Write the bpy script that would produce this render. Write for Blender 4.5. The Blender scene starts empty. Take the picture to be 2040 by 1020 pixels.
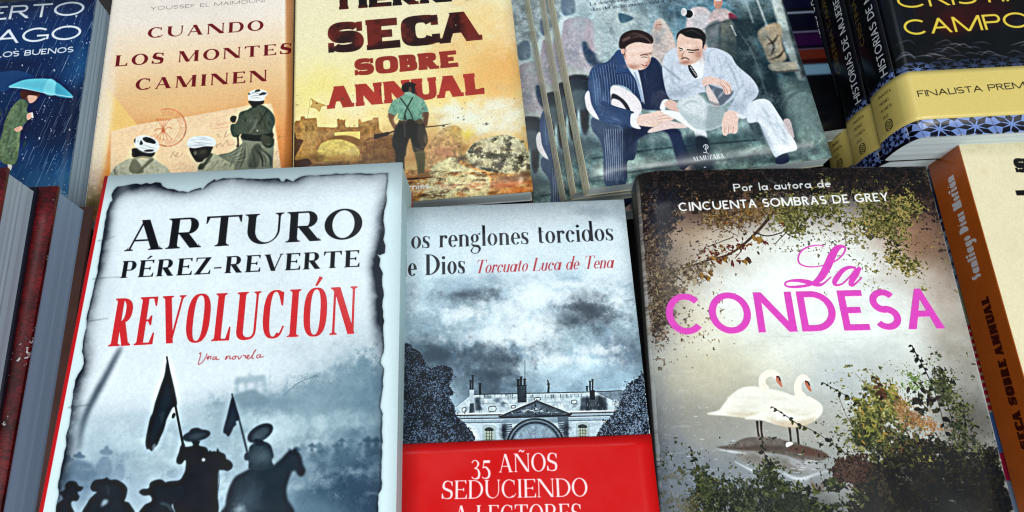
import bpy, bmesh, math, random
import numpy as np
from mathutils import Matrix, Vector

scene = bpy.context.scene
# ---------------------------------------------------------------- camera
FPX = 1346.0                     # focal length in pixels of the 2040 px wide photograph
def _n(a): return a/np.linalg.norm(a)
_y = _n(np.array([(950-1020)/FPX, (2880+510)/FPX, -1.])); _z = -_n(np.array([(990-1020)/FPX, -(1045-510)/FPX, -1.]))
_x = _n(np.cross(_y, _z)); _y = np.cross(_z, _x)
CAM = np.array([_x, _y, _z]); EYE = np.array([0., 0., .6])
cam = bpy.data.objects.new('camera', bpy.data.cameras.new('camera')); scene.collection.objects.link(cam)
m4 = np.eye(4); m4[:3,:3] = CAM; m4[:3,3] = EYE
cam.matrix_world = Matrix(m4.tolist())
cam.data.sensor_width = 36; cam.data.lens = FPX/2040*36; cam.data.clip_start = .01; cam.data.clip_end = 50
scene.camera = cam
# ---------------------------------------------------------------- light of the shop: ceiling panels behind and above the photographer, grey room
world = bpy.data.worlds.new('World'); scene.world = world; world.use_nodes = True
bg = world.node_tree.nodes['Background']; bg.inputs[0].default_value = (.66,.84,1,1); bg.inputs[1].default_value = .24
def lamp(x, y, z, sx, sy, power, colr, tgt=(0,.1,.2)):
    l = bpy.data.lights.new('ceiling_lamp', 'AREA'); l.shape = 'RECTANGLE'; l.size = sx; l.size_y = sy; l.energy = power; l.color = colr
    o = bpy.data.objects.new('ceiling_lamp', l); scene.collection.objects.link(o); o.location = (x, y, z)
    o.rotation_euler = (Vector(tgt)-Vector((x,y,z))).to_track_quat('-Z','Y').to_euler(); return o
lamp(-.75, -1.05, 2.3, 1.2, .5, 44, (.97,1,1)); lamp(1.0, -.9, 2.3, 1.2, .5, 39, (.98,1,.99))
lamp(-.25, 1.15, 2.6, 1.2, .6, 7, (.93,1,1), (-.25,1.0,.2))
scene.view_settings.view_transform = 'Standard'; scene.view_settings.look = 'None'
scene.view_settings.exposure = 0.0; scene.view_settings.gamma = 1.0; scene.view_settings.use_curve_mapping = False
scene.render.engine = 'CYCLES'; scene.cycles.max_bounces = 6; scene.cycles.diffuse_bounces = 3
scene.cycles.use_denoising = True; scene.cycles.denoising_input_passes = 'RGB_ALBEDO_NORMAL'; scene.cycles.pixel_filter_type = 'BLACKMAN_HARRIS'; scene.cycles.filter_width = 1.2
ALB = .86                        # printed colours as they look -> reflectance of the ink

# ---------------------------------------------------------------- printing press: everything printed on the books is computed here
def nrm(a): return a / np.linalg.norm(a)
def rot3(a, b, c):
    ca, sa, cb, sb, cc, sc = np.cos(a), np.sin(a), np.cos(b), np.sin(b), np.cos(c), np.sin(c)
    return (np.array([[cc,-sc,0],[sc,cc,0],[0,0,1]]) @ np.array([[cb,0,sb],[0,1,0],[-sb,0,cb]])
            @ np.array([[1,0,0],[0,ca,-sa],[0,sa,ca]]))

class Pose:                     # a cover rectangle in space: tilt x, tilt y, turn (degrees), width, height, centre
    def __init__(s, a, b, c, w, h, x, y, z):
        s.R = rot3(*np.radians([a, b, c])); s.w, s.h = w, h; s.o = np.array([x, y, z], float)
    def local(s, pts):          # sight lines of the photograph -> coordinates on the cover, metres from its centre
        p = np.atleast_2d(np.asarray(pts, float))
        v = np.stack([(p[:,0]-1020)/FPX, -(p[:,1]-510)/FPX, -np.ones(len(p))], 1) @ CAM.T
        n = s.R[:,2]; t = ((s.o - EYE) @ n) / (v @ n)
        return ((EYE + v*t[:,None] - s.o) @ s.R)[:, :2]

def cr(pts, n=8, closed=False):  # Catmull-Rom smoothing
    p = np.asarray(pts, float)
    if len(p) < 3: return p
    q = np.vstack([p[-1], p, p[0], p[1]]) if closed else np.vstack([2*p[0]-p[1], p, 2*p[-1]-p[-2]])
    t = np.linspace(0, 1, n, endpoint=False)[:,None]; out = []
    for i in range(len(q)-3):
        a, b, c, d = q[i:i+4]
        out.append(.5*(2*b + (c-a)*t + (2*a-5*b+4*c-d)*t*t + (3*b-a-3*c+d)*t**3))
    out = np.vstack(out)
    return out if closed else np.vstack([out, p[-1]])

def cover(rings, W, H, ss=4):   # antialiased coverage of rings (non-zero winding); returns x0, y0, mask
    allp = np.vstack(rings)
    x0 = int(max(0, math.floor(allp[:,0].min())-1)); x1 = int(min(W, math.ceil(allp[:,0].max())+2))
    y0 = int(max(0, math.floor(allp[:,1].min())-1)); y1 = int(min(H, math.ceil(allp[:,1].max())+2))
    if x1 <= x0 or y1 <= y0: return None
    w, h = x1-x0, y1-y0
    A = np.vstack([np.asarray(r, float) for r in rings]); B = np.vstack([np.roll(np.asarray(r, float), -1, 0) for r in rings])
    ax, ay = A[:,0]-x0, (A[:,1]-y0)*ss-.5; bx, by = B[:,0]-x0, (B[:,1]-y0)*ss-.5
    d = np.where(by > ay, 1., -1.); lo = np.minimum(ay, by); hi = np.maximum(ay, by)
    k0 = np.clip(np.ceil(lo), 0, h*ss).astype(int); k1 = np.clip(np.ceil(hi), 0, h*ss).astype(int)
    n = np.maximum(k1-k0, 0); idx = np.repeat(np.arange(len(n)), n)
    if len(idx) == 0: return None
    k = np.arange(len(idx)) - np.repeat(np.cumsum(n)-n, n) + np.repeat(k0, n)
    dy = by-ay; sl = np.where(np.abs(dy) > 1e-9, (bx-ax)/np.where(np.abs(dy) > 1e-9, dy, 1), 0)
    x = np.clip(ax[idx] + sl[idx]*(k-ay[idx]), 0, w); xi = np.floor(x).astype(int); f = x-xi
    m = np.bincount(k*(w+2)+xi, d[idx]*(1-f), h*ss*(w+2)) + np.bincount(k*(w+2)+xi+1, d[idx]*f, h*ss*(w+2)+1)[:h*ss*(w+2)]
    m = np.cumsum(m.reshape(h*ss, w+2), 1)[:, :w]
    return x0, y0, np.minimum(np.abs(m), 1).reshape(h, ss, w).mean(1)

def blur(m, r):
    r = max(1, int(round(r)))
    for ax in (0, 1):
        for _ in range(3):
            pad = [(0,0)]*m.ndim; pad[ax] = (r+1, r)
            c = np.cumsum(np.pad(m, pad, mode='edge'), axis=ax, dtype=np.float64); n = m.shape[ax]
            m = ((np.take(c, range(2*r+1, 2*r+1+n), ax) - np.take(c, range(0, n), ax))/(2*r+1)).astype(np.float32)
    return m

def vnoise(W, H, sx, sy, rng):
    gw, gh = int(W/sx)+3, int(H/sy)+3
    g = rng.random((gh, gw)).astype(np.float32)
    X = np.arange(W)/sx; Y = np.arange(H)/sy
    xi, yi = X.astype(int), Y.astype(int); fx, fy = X-xi, Y-yi
    fx = (fx*fx*(3-2*fx)).astype(np.float32); fy = (fy*fy*(3-2*fy)).astype(np.float32)[:,None]
    a = g[yi][:, xi]*(1-fx)+g[yi][:, xi+1]*fx; b = g[yi+1][:, xi]*(1-fx)+g[yi+1][:, xi+1]*fx
    return a*(1-fy)+b*fy
def fbm(W, H, s, seed, octs=5, gain=.5, ax=1.):
    rng = np.random.default_rng(seed); o = np.zeros((H, W), np.float32); a, t = 1., 0.
    for _ in range(octs):
        o += a*vnoise(W, H, max(s*ax, 1.), max(s, 1.), rng); t += a; a *= gain; s *= .5
        if s < 1: break
    return o/t
def sst(a, b, x):
    t = np.clip((x-a)/(b-a), 0, 1); return t*t*(3-2*t)
def col(c): return np.array(c, np.float32)/255.

# ---------------------------------------------------------------- letterforms, drawn as strokes: T thick, t thin, se serif kind
class St:
    def __init__(s, T=.2, t=.05, n=2., se='brk', sl=.09, sh=.035, xh=.6, tr=.16, slant=0, wd=1., geo=False):
        s.T, s.t, s.n, s.se, s.sl, s.sh, s.xh, s.tr, s.slant, s.wd, s.geo = T, t, n, se, sl, sh, xh, tr, slant, wd, geo
def sup(cx, cy, rx, ry, a0, a1, n, k=28):
    a = np.radians(np.linspace(a0, a1, k)); c, s = np.cos(a), np.sin(a)
    return np.stack([cx+rx*np.sign(c)*np.abs(c)**(2/n), cy+ry*np.sign(s)*np.abs(s)**(2/n)], 1)
def arc(cx, cy, rx, ry, a0, a1, T, t, n=2.):
    full = abs(a1-a0) >= 359.9
    o = sup(cx, cy, rx, ry, a0, a1, n, 44 if full else 28)
    i = sup(cx, cy, max(rx-T, .004), max(ry-t, .004), a0, a1, n, 44 if full else 28)
    return [o, i[::-1]] if full else [np.vstack([o, i[::-1]])]
def rect(x0, y0, x1, y1): return [np.array([(x0,y0),(x1,y0),(x1,y1),(x0,y1)], float)]
def slash(x0, y0, x1, y1, w):
    L = math.hypot(x1-x0, y1-y0); h = w*L/abs(y1-y0)/2
    return [np.array([(x0-h,y0),(x0+h,y0),(x1+h,y1),(x1-h,y1)], float)]
def ribbon(pts, ws, n=8):
    p = cr(pts, n); w = np.interp(np.linspace(0, 1, len(p)), np.linspace(0, 1, len(ws)), ws)/2
    d = np.gradient(p, axis=0); d /= np.maximum(np.linalg.norm(d, axis=1), 1e-9)[:,None]
    nn = np.stack([-d[:,1], d[:,0]], 1)*w[:,None]
    return [np.vstack([p+nn, (p-nn)[::-1]])]
def serif(S, x, y, w, up, l=None, r=None):
    if not S.se: return []
    l = S.sl if l is None else l; r = S.sl if r is None else r; d = 1 if up else -1
    o = [rect(x-w/2-l, y, x+w/2+r, y+d*S.sh)]
    if S.se == 'brk':
        b = min(.09, S.sl*.9)
        for s, q in ((-1, l), (1, r)):
            if q > .01:
                e = x+s*w/2
                o.append([np.array([(e-s*.004, y+d*S.sh*.9), (e+s*q*.75, y+d*S.sh*.9), (e+s*q*.22, y+d*(S.sh+b*.3)), (e, y+d*(S.sh+b)), (e-s*.004, y+d*(S.sh+b))])])
    return o
def stem(S, x, y0=0., y1=1., w=None, b=1, t=1, **k):
    w = S.T if w is None else w
    o = [rect(x-w/2, y0, x+w/2, y1)]
    if b: o += serif(S, x, y0, w, True, **k)
    if t: o += serif(S, x, y1, w, False, **k)
    return o
def beak(S, x, y, up, h=.2, w=None):        # vertical terminal of an arm
    if not S.se: return []
    w = (S.t*1.1 if w is None else w); d = 1 if up else -1
    return [[np.array([(x, y), (x-w*.55, y), (x-w*1.6-.02, y+d*S.t*.6), (x-w*.5, y+d*h), (x, y+d*h)])]]
def ess(S, W, h, m, t):          # S without hairlines: two half rounds joined by the spine
    rx, ry = (W-m)/2, (h-t)/4; yu, yl = h-t/2-ry, t/2+ry; k = S.n if S.n < 3 else 2.6
    p = np.vstack([sup(W/2, yu, rx, ry*1.02, 22 if S.se else 32, 265, k, 26), sup(W/2, yl, rx*1.02, ry*1.02, 85, -158 if S.se else -148, k, 26)])
    ws = np.interp(np.linspace(0, 1, len(p)), [0,.13,.3,.42,.5,.58,.7,.87,1], [t,t,(t+m)/2,m,m,m,(t+m)/2,t,t])
    g = [ribbon(p, ws, 2)]
    if S.se: g += [rect(W*.95-m*.4, h*.66, W*.95, h*.975), rect(W*.03, h*.025, W*.03+m*.4, h*.34)]
    return g
def bowl(S, x0, x1, y0, y1, T=None):
    T = S.T if T is None else T; ry = (y1-y0)/2; rx = min(x1-x0, max(ry*1.05, T*1.25)); xc = x1-rx
    o = [arc(xc, (y0+y1)/2, rx, ry, -90, 90, T, S.t, S.n)]
    if xc > x0: o += [rect(x0, y1-S.t, xc+.003, y1), rect(x0, y0, xc+.003, y0+S.t)]
    return o

def glyph(ch, S, k):            # k: width factor.  returns advance (no tracking), list of ring lists
    T, t, n, se = S.T, S.t, S.n, S.se
    s = S.sl if se else 0.; e = s+T/2; g = []
    base = {'Á':'A','É':'E','Í':'I','Ó':'O','Ú':'U','Ñ':'N','á':'a','à':'a','é':'e','í':'ı','ó':'o','ñ':'n'}.get(ch)
    if base:
        W, g = glyph(base, S, k); up = base.isupper(); y = 1.06 if up else S.xh+.08
        if ch in 'Ññ': g = g+[ribbon([(W/2-.2*k, y+.02), (W/2-.09*k, y+.12), (W/2+.08*k, y+.04), (W/2+.2*k, y+.13)], [t*.8, max(t*1.6,.06), max(t*1.6,.06), t*.8])]
        elif ch == 'à': g = g+[[np.array([(W/2-.16*k, y+.17), (W/2+.0*k, y+.17), (W/2+.1*k, y), (W/2, y)])]]
        else: g = g+[[np.array([(W/2-.06*k, y), (W/2+.02*k, y), (W/2+.24*k, y+.17), (W/2+.1*k, y+.2)])]]
        return W, g
    w = lambda v: v*k
    if ch == 'A':
        W = w(.98 if not S.geo else .94); a = t if se else T; x0 = .06+s*.6 if se else a*.6; x1 = W-s*.7-T*.55 if se else W-T*.6; xm = (x0+x1)/2-(.01 if se else 0)
        g = [slash(x0, 0, xm-(.0 if not se else T*.1), 1, a), slash(x1, 0, xm, 1, T)]
        if not se: g = [[np.array([(0,0),(W/2-T*.42,1),(W/2+T*.42,1),(W,0),(W-T*1.12,0),(W/2,1-T*1.5),(T*1.12,0)])]]
        yb = .3; hw = (x1-x0)*(1-yb)/2; g.append(rect((x0+xm)/2*0+x0+(xm-x0)*yb, yb, x1+(xm-x1)*yb, yb+(t if se else T*.88)))
        g += serif(S, x0, 0, a, True)+serif(S, x1, 0, T, True)
    elif ch == 'B':
        W = w(.8); g = stem(S, e, l=s, r=0)+bowl(S, e, W*.94, .5-t/2, 1)+bowl(S, e, W, 0, .5+t/2)
    elif ch in 'CG':
        W = w(.93 if not S.geo else 1.02); a = 44 if S.geo else 48 if not se else 52 if se != 'slab' else 30
        g = [arc(W*.52, .5, W*.52, .51, a, 360-a+(4 if ch == 'G' else 0), T, t, n)]
        xe = W*.52+W*.5*math.cos(math.radians(a*.8))
        if se and se != 'slab': g += beak(S, xe, .985-.02, False, .29, max(t, .05))
        if ch == 'C' and se == 'slab': g += [rect(W*.98-T*.5, .64, W*.98, .98), rect(W*.98-T*.5, .04, W, .34)]
        elif ch == 'C' and se: g += [ribbon([(W*.60, t*.5), (W*.82, .07), (W*.98, .24)], [t, t, t*.8])]
        if ch == 'G':
            if se: g += stem(S, W-T*.7, .03, .44, b=0)
            else: g += [rect(W*.55, .36, W*.99, .36+T*.9), rect(W*.99-T*.9, .14, W*.99, .42)]
    elif ch == 'D':
        W = w(.96); g = stem(S, e, l=s, r=0)+bowl(S, e, W, 0, 1)
    elif ch in 'EF':
        W = w(.8 if se else .68); g = stem(S, e, l=s, r=0)
        g += [rect(e, 1-t, W*.95, 1), rect(e, .5-t/2, W*.78, .5+t/2)]+([rect(e, 0, W, t)] if ch == 'E' else [])
        g += beak(S, W*.95, 1, False)+(beak(S, W, 0, True, .24) if ch == 'E' else [])
        if se: g += [[np.array([(W*.78, .5-.1), (W*.78, .5+.1), (W*.78-t*.7, .5+.1), (W*.78-t*1.6-.02, .5), (W*.78-t*.7, .4)])]]
        if ch == 'F': g += serif(S, e, 0, T, True)
    elif ch == 'H': W = w(1.); g = stem(S, e)+stem(S, W-e)+[rect(e, .5-t/2, W-e, .5+t/2)]
    elif ch in 'Iı' and ch == 'I': W = 2*e; g = stem(S, e)
    elif ch == 'J': W = w(.5)+s; x = W-e; g = stem(S, x, .25, 1, b=0)+[arc(x+T/2-w(.26), .26, w(.26), .27, 180, 360, T, t if se else T, n)]
    elif ch == 'L':
        W = w(.76 if se else .58); g = stem(S, e)+[rect(e, 0, W, t)]+beak(S, W, 0, True, .28)
    elif ch == 'M':
        W = w(1.22)+s; a = t if se else T; x0 = s+a/2; x1 = W-e; xm = (x0+x1)/2
        g = stem(S, x0, w=a)+stem(S, x1)+[slash(xm, 0, x0+(T/2-a/2), 1, T), slash(xm, 0, x1, 1, a)]
    elif ch == 'N':
        W = w(1.02)+s; a = t*1.15 if se else T; x0 = s+a/2; x1 = W-s-a/2
        g = stem(S, x0, w=a, t=0)+stem(S, x1, w=a, b=0)+[slash(x1-(T-a)*.3, 0, x0+(T-a)*.4, 1, T)]
        if se: g += serif(S, x0+T*.2, 1, T, False, r=0)
    elif ch == 'O': W = w(1.0 if not S.geo else 1.12); g = [arc(W/2, .5, W/2, .515, 0, 360, T, t, n)]
    elif ch == 'P': W = w(.76); g = stem(S, e, t=0)+serif(S, e, 1, T, False, r=0)+bowl(S, e, W, .42, 1)
    elif ch == 'R':
        W = w(.92 if se else .74); g = stem(S, e, t=0)+serif(S, e, 1, T, False, r=0)+bowl(S, e, W*.88, .46, 1)
        g += [slash(W-T*.55-s*.5, 0, max(e+T*.4, W*.46), .5, T)]+serif(S, W-T*.55-s*.5, 0, T, True, l=s*.3, r=s*.75)
    elif ch == 'S':
        W = w(.72 if se != 'slab' else .9); m = T; q = t*.5
        if se == 'brk' or se == 'hair':
            p = [(W*.93,.77),(W*.80,.91),(W*.55,1-q),(W*.27,.93-q*.3),(W*.05+m*.5,.755),(W*.2,.6),(W*.5,.50),(W*.8,.405),(W*.98-m*.5,.25),(W*.78,.07+q*.3),(W*.45,q),(W*.18,.08),(W*.04,.25)]
            g = [ribbon(p, [t,t,t*1.05,(t+m)/2,m*.95,m,m*1.05,m,m*.95,(t+m)/2,t*1.05,t,t])]
            g += beak(S, W*.95, .96, False, .28)+[[np.array([(0,.02),(t*1.2,.02),(t*1.9,.08),(t*1.2,.3),(0,.3)])]]
        else:
            g = ess(S, W, 1., m, t)
    elif ch == 'T':
        W = w(.94 if se else .72); g = stem(S, W/2, t=0)+[rect(0, 1-t, W, 1)]+beak(S, W, 1, False, .24)
        if se: g += [[np.array([(0,1),(t*1.4+.03,1),(t*1.6+.02,1-t*.7),(t*.6,.76),(0,.76)])]]
    elif ch == 'U':
        W = w(.98)+s*.6; a = t*1.15 if se else T; x0 = e; x1 = W-s-a/2; R = (x1-x0+T/2+a/2)/2; ry = min(R*1.05, .45)
        g = stem(S, x0, ry-.01, 1, b=0)+stem(S, x1, ry-.01, 1, w=a, b=0)
        cx = x0-T/2+R; o = sup(cx, ry, R, ry+.012, 180, 360, n); i = sup((x0+T/2+x1-a/2)/2, ry, (x1-a/2-x0-T/2)/2, ry+.012-max(t,.05), 180, 360, n)
        g.append([np.vstack([o, i[::-1]])])
    elif ch == 'V':
        W = w(.96)+s*.5; a = t if se else T; x0 = s*.8+T*.55; x1 = W-s*.8-a*.55; xm = (x0+x1)/2
        g = [slash(xm, 0, x0, 1, T), slash(xm+(T-a)*.2, 0, x1, 1, a)]+serif(S, x0, 1, T, False)+serif(S, x1, 1, a, False)
    elif ch == 'Y':
        W = w(.9); a = t if se else T; xm = W/2; g = stem(S, xm, 0, .48, t=0)+[slash(xm, .42, T*.6+s*.6, 1, T), slash(xm, .42, W-a*.6-s*.6, 1, a)]+serif(S, T*.6+s*.6, 1, T, False)+serif(S, W-a*.6-s*.6, 1, a, False)
    elif ch == 'Z':
        W = w(.82); g = [rect(.02, 1-t, W*.97, 1), rect(0, 0, W, t), slash(T*.62, 0, W-T*.62, 1, T)]+beak(S, W, 0, True, .25)
        if se: g += [[np.array([(.02,1),(t+.03,1),(t+.02,.76),(.02,.76)])]]
    elif ch == '-': W = w(.45); g = [rect(.04, .3, W-.04, .3+max(t*1.3, .06))]
    elif ch == '2': W = w(.6); g = [ribbon(np.vstack([sup(W/2, .7, W/2-T/2, .3-t/2, 170, -25, 2, 18), [(W*.12, t*.9)]]), [t,t,t,T,T,t], 3), rect(0, 0, W, t)]
    elif ch == '0': W = w(.66); g = [arc(W/2, .5, W/2, .51, 0, 360, T, t, n)]
    elif ch == '3': W = w(.62); g = [ribbon([(.04,.55),(W*.25,.67),(W*.6,.66),(W*.78,.5),(W*.62,.33),(W*.38,.26),(W*.7,.2),(W-T*.5,-.02),(W*.75,-.26),(W*.3,-.3),(.02,-.2)], [t*1.5,t,t*1.3,T*.9,t*1.4,t,t*1.6,T,T*.9,t,t*1.3])]
    elif ch == '5': W = w(.6); g = [rect(W*.2, .63-t*2, W*.98, .68), slash(W*.16, .27, W*.3, .66, t*1.1), ribbon([(W*.14,.27),(W*.5,.3),(W-T*.5,.06),(W*.8,-.22),(W*.35,-.3),(.02,-.22)], [t,(t+T)/2,T,T*.9,t,t*1.3])]
    elif ch == ' ': W = w(.4)
    # ---- lower case
    else:
        X = S.xh; r = X/2; T2 = T*.86; e2 = s*.8+T2/2; ns = dict(l=s*.7, r=s*.7)
        if se == 'slab': ns = dict(l=s, r=s)
        def flag(x, y): return [[np.array([(x-T2/2-s*.8, y-.035), (x-T2/2, y-.02), (x, y), (x-T2/2, y+.0), (x-T2/2-s*.8, y-.02)])]] if se else []
        def ring(cx, rw): return [arc(cx, r, rw, r+.01, 0, 360, T2, t, n)]
        if ch == 'o': W = w(.6 if not S.geo else .62); g = ring(W/2, W/2)
        elif ch == 'c' or ch == 'e':
            W = w(.54 if not S.geo else .58); g = [arc(W*.53, r, W*.53, r+.01, 45 if ch == 'c' else 0, 318, T2, t, n)]
            if ch == 'e': g += [rect(W*.53-W*.53+T2*.5, r-t*.3, W*1.055, r+max(t*.75, .03))]
            elif se: g += [[sup(W*.84, X-.14, .075, .075, 0, 360, 2)]]
        elif ch in 'adqpgb' and not (ch == 'a' and not S.geo and not S.slant) and not (ch == 'g' and se and not S.slant):
            W = w(.6)+T2*.5+s*.3; rw = (W-T2*.4-s*.4)/2; x = W-T2/2-s*.4
            if ch in 'pb': x = e2; g = ring(W-rw, rw)
            else: g = ring(rw, rw)
            y0, y1 = (0, X) if ch == 'a' else (0, 1.04) if ch in 'db' else (-.4, X)
            if ch == 'g': g += [rect(x-T2/2, -.12, x+T2/2, X), ribbon([(x,-.1),(x-.04,-.32),(W*.4,-.4),(.05,-.32)], [T2,T2,T2*.9,T2*.8])]
            else: g += [rect(x-T2/2, y0, x+T2/2, y1)]+(serif(S, x, y0, T2, True, l=0 if ch in 'da' else s*.7, r=s*.7) if ch != 'g' else [])
            if ch in 'db': g += flag(x, 1.04)
        elif ch == 'a':
            W = w(.54)+s*.5; x = W-T2/2-s*.6
            g = [rect(x-T2/2, 0.02, x+T2/2, X*.7), arc(x+T2/2-W*.40, X*.70, W*.40, X*.31, 0, 165, T2, t, 2), arc(W*.42-.0, X*.29, W*.42, X*.30, 60, 300, T2, t, 2), rect(W*.42, X*.54, x, X*.54+t), ribbon([(W*.5,t*.4),(x-T2*.3,.1)], [t,t]), rect(x-T2/2, 0, x+T2/2+s*.6, t*1.2)]
        elif ch == 'g':
            W = w(.58); g = [arc(W*.42, X*.66, W*.42, X*.35, 0, 360, T2*.9, t, n), ribbon([(W*.2,X*.36),(W*.1,X*.16),(W*.3,X*.04),(W*.75,-.02),(W*.92,-.16),(W*.7,-.34),(W*.25,-.36),(W*.03,-.22),(W*.3,-.04)], [t,t*1.6,T2*.8,T2*.95,T2*.8,t*1.2,t,T2*.5,t]), ribbon([(W*.72,X*.9),(W*.88,X*1.04),(W,X*1.0)], [t,t,T2*.8])]
        elif ch in 'iıl':
            W = 2*e2; h = X if ch in 'iı' else 1.04; g = [rect(e2-T2/2, 0, e2+T2/2, h)]+serif(S, e2, 0, T2, True, **ns)+flag(e2, h)
            if ch == 'i': g += [[sup(e2, X+.2 if se else X+.21, max(T2*.58, .05), max(T2*.58, .05), 0, 360, 2 if se or S.geo else 6)]]
        elif ch in 'nmuhr':
            q = w(.36)+T2*.2
            def arch(x):
                R = q/2+T2/2; return [arc(x+q/2, X-R*.95, R, R*.95+.01, 0, 150, T2, t*1.1, n), rect(x+q-T2/2, 0, x+q+T2/2, X-R*.9)]+serif(S, x+q, 0, T2, True, **ns)
            if ch == 'u':
                W = q+2*e2; R = q/2+T2/2
                g = [rect(e2-T2/2, R*.9, e2+T2/2, X), arc(e2+q/2, R*.95, R, R*.95+.01, 180, 330, T2, t*1.1, n), rect(e2+q-T2/2, 0, e2+q+T2/2, X)]+flag(e2, X)+flag(e2+q, X)+serif(S, e2+q, 0, T2, True, l=0, r=s*.7)
            else:
                g = [rect(e2-T2/2, 0, e2+T2/2, X if ch != 'h' else 1.04)]+serif(S, e2, 0, T2, True, **ns)+flag(e2, X); W = 2*e2+q
                if ch == 'r':
                    W = e2+w(.3)+T2*.3; g += [ribbon([(e2+T2*.3,X*.66),(e2+w(.13),X*.93),(W-.02,X-(t*.7 if se else T2*.5))], [t,max(t*1.6,T2*.5),T2*.9 if not se else t*2])]
                    if se: g += [[sup(W-.05, X-.09, .07, .075, 0, 360, 2)]]
                else:
                    g += arch(e2)
                    if ch == 'm': g += arch(e2+q); W += q
        elif ch == 's':
            W = w(.46); m = T2; b = t*.5
            if se == 'brk' or se == 'hair':
                p = [(W*.92,X*.80),(W*.75,X*.93),(W*.5,X-b),(W*.2,X*.9),(W*.08+m*.4,X*.74),(W*.3,X*.58),(W*.65,X*.44),(W*.97-m*.45,X*.25),(W*.78,X*.07),(W*.45,b),(W*.17,X*.08),(W*.04,X*.24)]
                g = [ribbon(p, [t,t,t,(t+m)/2,m*.9,m,m,m*.9,(t+m)/2,t,t,t]), rect(W*.9-t*.4, X*.72, W*.9+t*.8, X*.98), rect(0, .01, t*1.2, X*.3)]
            else: g = ess(S, W, X, min(m, X*.3), min(t, X*.26))
        elif ch == 't':
            W = w(.34)+T2*.3; x = W*.42; g = [rect(x-T2/2, .08, x+T2/2, X+.22), rect(0, X-max(t,.03), W*.95, X), ribbon([(x,.14),(x+T2*.3,.03),(W*.96,.06)], [T2,t*2,t])]
            if S.geo: g = [rect(x-T2/2, 0, x+T2/2, X+.25), rect(0, X-t, W*.9, X)]
        elif ch == 'v': W = w(.56); a = t if se else T2; g = [slash(W*.5, 0, T2*.6, X, T2), slash(W*.5, 0, W-a*.6, X, a)]+serif(S, T2*.6, X, T2, False, l=s*.6, r=s*.6)+serif(S, W-a*.6, X, a, False, l=s*.6, r=s*.6)
        elif ch == 'z': W = w(.5); g = [rect(.01, X-max(t,.05), W*.97, X), rect(0, 0, W, max(t,.05)), slash(T2*.6, 0, W-T2*.6, X, T2)]
        else: W = w(.4)
    return W, [q for q in g if q]

def layout(s, S, target):       # fits the words to target (in cap heights): returns rings placed, widths solved by the width factor
    s = s.replace('Í','Í')
    def tot(k): return sum(glyph(c, S, k)[0] for c in s)+S.tr*(len(s)-1)
    a, b = tot(.5), tot(1.); k = .5+(target-a)/(b-a)*.5; k = max(k, .12)
    x = 0.; out = []
    ex = (target-tot(k))/max(len(s)-1, 1) if abs(target-tot(k)) > .01 else 0
    for c in s:
        W, g = glyph(c, S, k)
        for rings in g: out.append([r*np.array([1,1])+np.array([x, 0]) for r in rings])
        x += W+S.tr+ex
    if S.slant: out = [[r+np.stack([r[:,1]*S.slant, 0*r[:,1]], 1) for r in q] for q in out]
    return out

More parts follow.
